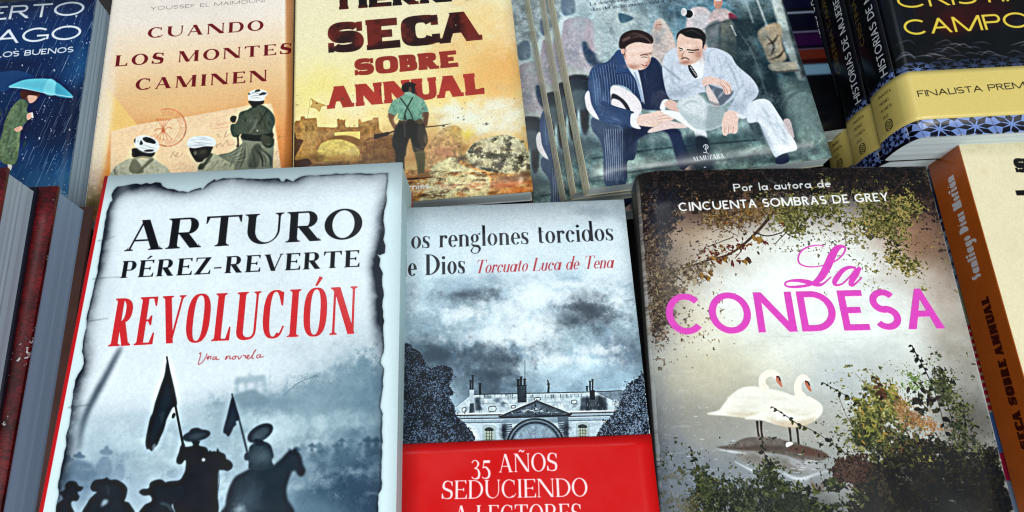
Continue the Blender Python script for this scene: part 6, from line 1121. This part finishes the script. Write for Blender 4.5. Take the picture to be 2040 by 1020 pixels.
def contours(m, lv=.5):           # outlines of a printed mask, as closed loops in pixel coordinates
    a = m >= lv; H, W = m.shape; seg = {}
    c = a[:-1,:-1]*1+a[:-1,1:]*2+a[1:,1:]*4+a[1:,:-1]*8
    T = {1:[(3,0)],2:[(0,1)],3:[(3,1)],4:[(1,2)],5:[(3,0),(1,2)],6:[(0,2)],7:[(3,2)],8:[(2,3)],9:[(2,0)],10:[(0,1),(2,3)],11:[(2,1)],12:[(1,3)],13:[(1,0)],14:[(0,3)]}
    def pt(y, x, e):
        if e == 0: v0, v1 = m[y,x], m[y,x+1]; return ('h', y, x), (x+(lv-v0)/(v1-v0), y)
        if e == 2: v0, v1 = m[y+1,x], m[y+1,x+1]; return ('h', y+1, x), (x+(lv-v0)/(v1-v0), y+1)
        if e == 3: v0, v1 = m[y,x], m[y+1,x]; return ('v', y, x), (x, y+(lv-v0)/(v1-v0))
        v0, v1 = m[y,x+1], m[y+1,x+1]; return ('v', y, x+1), (x+1, y+(lv-v0)/(v1-v0))
    co = {}
    for y, x in zip(*np.nonzero((c > 0) & (c < 15))):
        for e0, e1 in T[int(c[y,x])]:
            k0, p0 = pt(y, x, e0); k1, p1 = pt(y, x, e1); co[k0] = p0; co[k1] = p1; seg[k0] = k1
    loops = []
    while seg:
        k = next(iter(seg)); L = []
        while k in seg: L.append(co[k]); k = seg.pop(k)
        if len(L) > 5: loops.append(np.array(L))
    return loops
def raised(name, sheet, rings, t, m, parent, h=.00016, bev=.00012, lift=None):
    mk = sheet.mask(rings); lp = contours(np.pad(mk, 2)); cu = bpy.data.curves.new(name, 'CURVE'); cu.dimensions = '2D'; cu.fill_mode = 'BOTH'
    cu.extrude = h; cu.bevel_depth = bev; cu.bevel_resolution = 2
    for L in lp:
        L = L-2+.5; L = .25*np.roll(L, 1, 0)+.5*L+.25*np.roll(L, -1, 0)
        sp = cu.splines.new('POLY'); sp.points.add(len(L)-1); sp.use_cyclic_u = True
        v = np.zeros((len(L), 4), np.float32); v[:,0] = L[:,0]/sheet.K-sheet.w/2; v[:,1] = sheet.h/2-L[:,1]/sheet.K; v[:,3] = 1; sp.points.foreach_set('co', v.ravel())
    tmp = bpy.data.objects.new(name, cu); COL.objects.link(tmp); dg = bpy.context.evaluated_depsgraph_get()
    me = bpy.data.meshes.new_from_object(tmp.evaluated_get(dg)); bpy.data.objects.remove(tmp); bpy.data.curves.remove(cu)
    me.name = name; me.materials.clear()
    for v in me.vertices: v.co.z += t+(lift(v.co.x, v.co.y) if lift else 0)
    return link(name, me, m, parent)

PAGES = pages_mat('page_edges'); PAGES_GREY = pages_mat('page_edges_grey', (190,212,228), .022, 700); PAGES_SHADED = pages_mat('page_edges_shaded', (158,188,220), .03, 700); WHITE_BACK = plain_mat('white_board', (236,240,240))  # page colours: grey tinted for bluish room light, bluest darkened to paint in shade
def book(name, pose, t, label, front, spine=None, back=None, cat='book', group=None, hard=False, rx=.003, rz=.003, r2=.002, skew=0., lift=0., inset=None, fore=None,
         pages=PAGES, spine_sheet_=None, bulge=0., uvshift=0., over=0., wrap=False):
    w, h = pose.w, pose.h; r = root(name, pose, t, label, cat, group); ct = .0024 if hard else .0005
    F, A, B, K = profile(w, t, rx, rz, r2, skew); na = len(A); half = na if wrap else na//2; K = [(w/2+over, 0.)]
    lf = (lambda x, y: lift*max(0., x/w+.5)**3*(1+.35*math.sin(9*y/h+1))) if lift else None
    fp = F+A[:half]; sp = A[half-1:]+B; bp = [B[-1]]+K
    uvf = lambda s, y, mi: ((w-s)/w+uvshift, y/h+.5)
    strip('front_cover', fp, ct, -h/2, h/2, front, r, uvf, lf)
    L = sum(math.dist(a, b) for a, b in zip(sp, sp[1:])); uvs = lambda s, y, mi: (1-s/L, y/h+.5)
    strip('spine', sp, ct, -h/2, h/2, spine or front, r, uvs if spine else (lambda s, y, mi: (-s/w, y/h+.5)), None)
    strip('back_cover', bp, ct, -h/2, h/2, back or WHITE_BACK, r, lambda s, y, mi: (s/w, y/h+.5), None, ny=2)
    ins = (.003 if hard else .0006) if inset is None else inset
    block('page_block', F+A+B, ct+.0003, w/2-(ins if fore is None else fore), -h/2+ins, h/2-ins, ct+.0002, t-ct-.0002, pages, r)
    r['spine_len'] = L; del r['spine_len']
    return r, lf, (F, A, B)
def spine_len(w, t, rx, rz, r2, skew=0.):
    F, A, B, K = profile(w, t, rx, rz, r2, skew); sp = A[len(A)//2-1:]+B
    return sum(math.dist(a, b) for a, b in zip(sp, sp[1:]))
def below(pose, drop, dx=0., dy=0., turn=0.):
    p = Pose(0, 0, 0, pose.w, pose.h, 0, 0, 0); p.R = pose.R @ rot3(0, 0, math.radians(turn)); p.o = pose.o-pose.R[:,2]*drop+pose.R[:,0]*dx+pose.R[:,1]*dy; return p

# ---------------------------------------------------------------- the setting: a dark display table with risers under the stacks
def solid(name, boxes, m):
    bm = bmesh.new()
    for b in boxes:
        v = [bm.verts.new(p) for p in b]
        for f in ((0,1,2,3),(7,6,5,4),(0,4,5,1),(1,5,6,2),(2,6,7,3),(3,7,4,0)): bm.faces.new([v[i] for i in f])
    bmesh.ops.recalc_face_normals(bm, faces=bm.faces); me = bpy.data.meshes.new(name); bm.to_mesh(me); bm.free(); return link(name, me, m)
def hexa(x0, x1, y0, y1, z0, z1): return [(x0,y0,z0),(x1,y0,z0),(x1,y1,z0),(x0,y1,z0),(x0,y0,z1),(x1,y0,z1),(x1,y1,z1),(x0,y1,z1)]
BOTTOMS = []                      # (pose, thickness down to the underside of the lowest book)
wood = plain_mat('dark_table', (.020,.017,.015), .55, 0, .4, 14, raw=True)

# ---------------------------------------------------------------- the books
PB, HB = 'paperback_book', 'hardcover_book'
# white hardcover with the red lettering
s = art_revolt(); m = print_mat('print_horsemen', s, .34, .03, .25); red = plain_mat('red_board', (196,22,26), .4, .1)
P = POSE['revolt']; r, lf, _ = book(HB, P, .041, 'white hardcover with red title letters over a smoky photograph of mounted flag bearers', m, red, red, rx=.0035, rz=.003, hard=True, inset=.0006, fore=.0004, lift=.0006,
    pages=pages_mat('smooth_page_edges', (190,216,216), .03, 500))
raised('title_lettering', s, revolt_title(s), .041, plain_mat('red_foil', (206,22,28), .22, .6, .1, 500), r, lift=lf); BOTTOMS.append((P, .041))
# orange paperback
s = art_orange(); P = POSE['orange']; m = print_mat('print_orange', s)
book(PB, P, .018, 'orange paperback with three turbaned soldiers below dark red serif capitals', m, plain_mat('pale_spine', (240,226,210)), lift=.0012, rx=.004); BOTTOMS.append((P, .018))
# yellow paperback
s = art_yellow(); P = POSE['yellow']; m = print_mat('print_yellow', s)
book(PB, P, .0145, 'yellow paperback with a soldier in green shirt and braces seen from behind', m, plain_mat('yellow_spine', (240,214,140)), lift=.0012, fore=.0012); BOTTOMS.append((P, .0145))
# the fanned pile of the two seated men
s = art_suits(); m = print_mat('print_suits', s); t = .0136; P = POSE['suits']
L = spine_len(P.w, t, .0012, .0012, .001, .0022); ss = spine_sheet(L, P.h, (222,214,184), 5, 6000)
for i in range(60): x = ss.rng.uniform(0, ss.W); ss.line([(x, 0), (x+ss.rng.normal()*2, ss.H)], 1.2, (190,184,158), .2)
for i in range(34): y = (.008+i*.0067)*ss.K; ss.line([(ss.W*.40, y+14), (ss.W*.62, y-10)], (3,7,4), (46,48,52), .85, .6)
m2 = print_mat('print_suits_spine', ss)
G = 'copies of the book with two seated men'
for k, (n, lab) in enumerate((('suits','topmost paperback of two suited men seated on steps, on its fanned pile'), ('suits2','second copy in the fanned pile of suited men, just left of the top one'),
        ('suits3','third copy in the fanned pile of suited men, showing the second cream spine from left'), (None,'lowest copy of the suited men pile, a bluish strip beside the yellow paperback'))):
    P = POSE[n] if n else below(POSE['suits3'], .0142, -.020, -.012, -1.)
    book(PB, P, t, lab, m, m2, m2, group=G, rx=.0012, rz=.0012, r2=.001, skew=.0022, lift=.0003 if k == 0 else 0)
BOTTOMS.append((P, t))
# dark swan novel
s = art_swans(); P = POSE['swans']; m = print_mat('print_swans', s); dk = plain_mat('dark_spine', (30,24,24), .4, .1)
r, lf, _ = book(PB, P, .030, 'dark bordered novel with bright pink title over two white swans on a rock', m, dk, dk, rx=.020, rz=.009, lift=.0006, wrap=True)
pink = plain_mat('pink_foil', (224,66,188), .22, .6, .06, 300); raised('title_lettering', s, swans_title(s), .030, pink, r, h=.0002, lift=lf); BOTTOMS.append((P, .030))
# grey house novel with the red band
s = art_house(); P = POSE['house']; m = print_mat('print_house', s); t = .020
r, lf, prof = book(PB, P, t, 'blue grey paperback of a gloomy mansion wrapped in a red paper band', m, dk, None, lift=.0009); BOTTOMS.append((P, t))
b = art_band(); mb = print_mat('print_red_band', b); yt = P.local([(1050,875.5)])[0][1]
F, A, B = prof; out = [(x, z+.0007) for x, z in F]; out[0] = (out[0][0]+.0004, out[0][1])
out = [(out[0][0], t*.1)]+out
wd = P.w; strip('belly_band', [(x, z) for x, z in out[1:]], .0002, yt-.06, yt, mb, r, lambda s_, y, mi: ((wd-s_)/wd, y/P.h+.5), lambda x, y: lf(x, y)+.00022*math.sin(x*150+2*math.sin(y*60))+.0004*max(0., (y-yt+.02)/.02)**2*(.5+.5*math.sin(x*46+1)))
# rainy night hardcover
s = art_rain(); P = POSE['rain']; m = print_mat('print_rain', s)
book(PB, P, .026, 'night blue novel of a woman in a green coat under a turquoise umbrella', m, plain_mat('navy_spine', (20,34,60)), pages=PAGES_GREY, lift=.0003, inset=.001); BOTTOMS.append((P, .026))
# pile of three black novels with tile pattern and yellow band
s = art_tiles(); P0 = POSE['tiles']; m = print_mat('print_tiles', s); bsh = art_tiles_band(); mb = print_mat('print_yellow_band', bsh); t = .040; rx, rz, r2 = .012, .030, .005
L = spine_len(P0.w, t, rx, rz, r2); h = P0.h; ss = spine_sheet(L, h, (14,14,20), 9, 4200); K = ss.K
for i in range(16): x = ss.rng.uniform(0, ss.W); ss.line([(x, 0), (x, ss.H*.75)], 6, (34,40,52), .3, 2)
TY = {}
tile_strip(ss, [((.002+i*.0125)*K, (h-.0335-j*.0125)*K, (.0125*K, 0), (0, .0125*K)) for i in range(0, 4) for j in (-2, -1, 0, 1, 2) if j != 9])
ss.poly([(0, (h-.072)*K), (ss.W, (h-.072)*K), (ss.W, (h-.0585)*K), (0, (h-.0535)*K)], (12,12,18), .92, 6, sm=False)
up_text(ss, 'HISTORIAS DE MUJERES CASADAS', LIGHT, L*.86, h-.059, h-.212, .0072, (236,238,240)); up_text(ss, 'CRISTINA CAMPOS', LIGHT, L*.42, h-.096, h-.185, .0062, (132,110,46))
msp = print_mat('print_tiles_spine', ss)
sb = spine_sheet(L, h, (212,190,108), 10, 6000); K = sb.K; yb0 = P0.local([(1900,138.5)])[0][1]; yb1 = P0.local([(1900,235.5)])[0][1]
def sy(f): return (h/2-(yb0+(yb1-yb0)*f))*K
for i, wd_ in enumerate(('FINALISTA', 'PREMIO', 'PLANETA', '2022')):
    wl = (.0140, .0105, .0122, .0070)[i]; sb.text(wd_, LIGHT, (L*.46*K, sy(.20+i*.145)), ((L*.46+wl)*K, sy(.20+i*.145)), .0024*K, (40,36,30))
cx, cy, R = (L*.46+.005)*K, sy(.80), .0042*K; tt = np.linspace(0, 2*np.pi, 30); sb.line(np.stack([cx+R*np.cos(tt), cy+R*np.sin(tt)], 1), 3, (36,32,28))
for i in range(4): o = -R*.6+i*R*.4; sb.line([(cx-R*.9, cy+o+R*.25), (cx-R*.3, cy+o-R*.15), (cx+R*.3, cy+o+R*.15), (cx+R*.9, cy+o-R*.25)], 4, (36,32,28))
mbs = print_mat('print_yellow_band_spine', sb)
G = 'black novels with a yellow paper band'
for k, lab in enumerate(('topmost black novel in the yellow banded pile, its tiled cover showing', 'middle spine of the yellow banded pile of black novels', 'lowest spine of the yellow banded pile, beside the book of two seated men')):
    P = below(P0, k*(t+.0006), (0, -.001, -.001)[k], (0, .001, .0075)[k], (0, .2, .5)[k])
    r, lf, prof = book(PB, P, t, lab, m, msp, dk, group=G, rx=rx, rz=rz, r2=r2, lift=.0003 if k == 0 else 0)
    F, A, B = prof; half = len(A)//2; o = .00035
    def off(pts):
        p = np.array(pts); d = np.gradient(p, axis=0); d /= np.linalg.norm(d, axis=1)[:,None]; return p-np.stack([-d[:,1], d[:,0]], 1)*o
    pts = off(F+A+B); wd = P.w; Ls = L; n0 = len(F)+half-1; s0 = sum(math.dist(a, b_) for a, b_ in zip(pts[:n0+1], pts[1:n0+1]))
    strip('belly_band', pts, .00025, yb1, yb0, [mb, mbs], r, lambda s_, y, mi: ((wd-s_)/wd, y/h+.5) if mi == 0 else (1-(s_-s0)/Ls, y/h+.5), lf, split=n0)
BOTTOMS.append((P, t))
# cream book with brown spine, and a striped one beneath it
P = POSE['cream']; t = .038; rx, rz, r2 = .001, .001, .001; L = spine_len(P.w, t, rx, rz, r2)
c = Sheet(P, 4200, (240,228,190), 91); n = fbm(c.W, c.H, 120, 5, 5); c.img *= (1-.12*np.clip(n-.5, 0, 1)-.05*(1-n))[..., None]; c.fr()
for (x, y, rr) in [(1950,290,14),(1935,300,8),(2030,285,16),(1960,340,10)]: c.blob(x, y, rr, rr*.7, (214,196,150), .4, .8)
c.text('SANTIAGO', SLAB, (2024,344), (2250,338), 32, (24,20,20)); c.text('TIERRA', SLAB, (2035,420), (2290,412), 44, (24,20,20)); c.grain(.05, .05)
ss = spine_sheet(L, P.h, (188,92,36), 92, 4200); n = fbm(ss.W, ss.H, 40, 3, 4); ss.img *= (1+.1*(n-.5))[..., None]
def ys(px, py): return P.h/2-P.local([(px, py)])[0][1]
up_text(ss, 'Santiago Díaz Morián', HEAVY, L*.66, .1060, .0270, .0098, (226,222,228)); up_text(ss, 'TIERRA SECA SOBRE ANNUAL', SLAB, L*.69, .2600, .1200, .0078, (72,30,16)); ss.grain(.05, .03)
book(PB, P, t, 'thick cream covered book with a brown lettered spine at the right edge', print_mat('print_cream', c), print_mat('print_cream_spine', ss), lift=.0003, rx=rx, rz=rz, r2=r2)
P2 = below(P, t+.0006, .0035, 0); ss = spine_sheet(L, P.h, (150,170,196), 93, 2500); K = ss.K; ss.fr()
def bandy(y0, y1, k): ss.poly([(-5, y0*K), (ss.W+5, y0*K), (ss.W+5, y1*K), (-5, y1*K)], k, 1, 0, sm=False)
bandy(0, .06, (34,44,84))
for i in range(14): bandy(.045+i*.005, .0475+i*.005, [(66,84,136),(190,204,216)][i % 2])
bandy(.105, .132, (176,178,150))
for i in range(12): bandy(.133+i*.0052, .1362+i*.0052, (214,34,64)); bandy(.1362+i*.0052, .1382+i*.0052, (226,200,160))
bandy(.195, .222, (88,124,190)); bandy(.222, .24, (206,28,70))
book(PB, P2, t, 'book with a striped pink and blue spine under the cream covered book', plain_mat('blue_cover', (90,110,160)), print_mat('print_stripes', ss)); BOTTOMS.append((P2, t))
# red and black cloth books at the left, fore-edges towards the camera
def maroon_mat():
    m, nt, ln, bs = mat('maroon_cover'); tc = nt.new('ShaderNodeTexCoord'); mp = nt.new('ShaderNodeMapping'); mp.inputs['Scale'].default_value = (150, 420, 150)
    v = nt.new('ShaderNodeTexVoronoi'); v.feature = 'DISTANCE_TO_EDGE'; v.inputs['Scale'].default_value = 1.; n = nt.new('ShaderNodeTexNoise'); n.inputs['Scale'].default_value = 38; n.inputs['Detail'].default_value = 7
    r = nt.new('ShaderNodeValToRGB'); r.color_ramp.elements[0].color = (.05,.006,.008,1); r.color_ramp.elements[1].position = .10; r.color_ramp.elements[1].color = (.21,.010,.014,1)
    r2 = nt.new('ShaderNodeValToRGB'); r2.color_ramp.elements[0].position = .36; r2.color_ramp.elements[0].color = (.25,.2,.2,1); r2.color_ramp.elements[1].position = .62; r2.color_ramp.elements[1].color = (1,1,1,1)
    mx = nt.new('ShaderNodeMixRGB'); mx.blend_type = 'MULTIPLY'; mx.inputs[0].default_value = 1
    n3 = nt.new('ShaderNodeTexNoise'); n3.inputs['Scale'].default_value = 420; n3.inputs['Detail'].default_value = 2; n4 = nt.new('ShaderNodeTexNoise'); n4.inputs['Scale'].default_value = 26
    mu = nt.new('ShaderNodeMath'); mu.operation = 'MULTIPLY'; r3 = nt.new('ShaderNodeValToRGB'); r3.color_ramp.elements[0].position = .385; r3.color_ramp.elements[1].position = .41
    m2 = nt.new('ShaderNodeMixRGB'); m2.inputs[2].default_value = (.6,.62,.64,1)
    ln.new(tc.outputs['Object'], mp.inputs[0]); ln.new(mp.outputs[0], v.inputs['Vector']); ln.new(tc.outputs['Object'], n.inputs['Vector']); ln.new(v.outputs['Distance'], r.inputs['Fac']); ln.new(n.outputs['Fac'], r2.inputs['Fac'])
    ln.new(r.outputs[0], mx.inputs[1]); ln.new(r2.outputs[0], mx.inputs[2]); ln.new(tc.outputs['Object'], n3.inputs['Vector']); ln.new(tc.outputs['Object'], n4.inputs['Vector']); ln.new(n3.outputs['Fac'], mu.inputs[0]); ln.new(n4.outputs['Fac'], mu.inputs[1])
    ln.new(mu.outputs[0], r3.inputs['Fac']); ln.new(r3.outputs[0], m2.inputs[0]); ln.new(mx.outputs[0], m2.inputs[1]); ln.new(m2.outputs[0], bs.inputs['Base Color']); bs.inputs['Roughness'].default_value = .38
    paper_bump(nt, ln, bs); return m
MR = maroon_mat(); NV = plain_mat('navy_board', (22,28,46), .5)
P1 = POSE['maroon']; t1 = .0265; PT = below(P1, -t1, .0003, 0); PT.w = .1506
G = 'maroon hardcovers at the left edge'
book(HB, PT, t1+.0024, 'upper maroon hardcover at the left edge, mostly its pale page block showing', MR, MR, NV, group=G, hard=True, pages=PAGES_GREY, rx=.004, fore=.0004, over=.001)
P2 = below(POSE['maroon2'], .0016, 0, 0)
book(HB, P2, .034, 'lower maroon hardcover at the left edge, its speckled cover rim and shaded pages showing', MR, MR, plain_mat('brown_board', (100,68,60)), group=G, hard=True, pages=PAGES_SHADED, fore=.0006, inset=.003, rx=.004, over=.005); BOTTOMS.append((P2, .034))
# a book with a banded cover deep in the gap at the top right
v = np.array([(1588-1020)/FPX, -(70-510)/FPX, -1.]) @ CAM.T; q = EYE+v*(-.485/v[2])
P = Pose(0, 0, 9, .080, .20, q[0], q[1], .115); c = Sheet(P, 3000, (12,15,26), 95); c.fr()
for (y, hh, k) in ((8,20,(18,24,50)),(27,4,(196,206,226)),(45,26,(12,18,40)),(66,3,(176,160,200)),(82,24,(54,26,64)),(101,3,(150,120,150)),(112,20,(110,44,32)),(126,8,(60,22,22)),(142,22,(130,170,196))):
    c.poly([(1480,y-hh/2+4),(1700,y-hh/2-8),(1700,y+hh/2-8),(1480,y+hh/2+4)], k, .9, 1.5, sm=False)
book(PB, P, .02, 'dark book with coloured bands deep in the gap beside the black novels', print_mat('print_bands', c), dk); BOTTOMS.append((P, .02))

# risers of the display, under every pile
boxes = []
for P, t in BOTTOMS:
    i = min(.045, P.w*.3); b = [P.o+P.R @ np.array([sx*(P.w/2-i), sy_*(P.h/2-i), -t-.0003]) for sx, sy_ in ((-1,-1),(1,-1),(1,1),(-1,1))]
    boxes.append([(v[0], v[1], .001) for v in b]+[tuple(v) for v in b])
o = solid('display_risers', boxes, wood); o['kind'] = 'structure'
o = solid('display_table', [hexa(-1.1, 1.1, -.35, .9, -.04, 0)], wood); o['kind'] = 'structure'
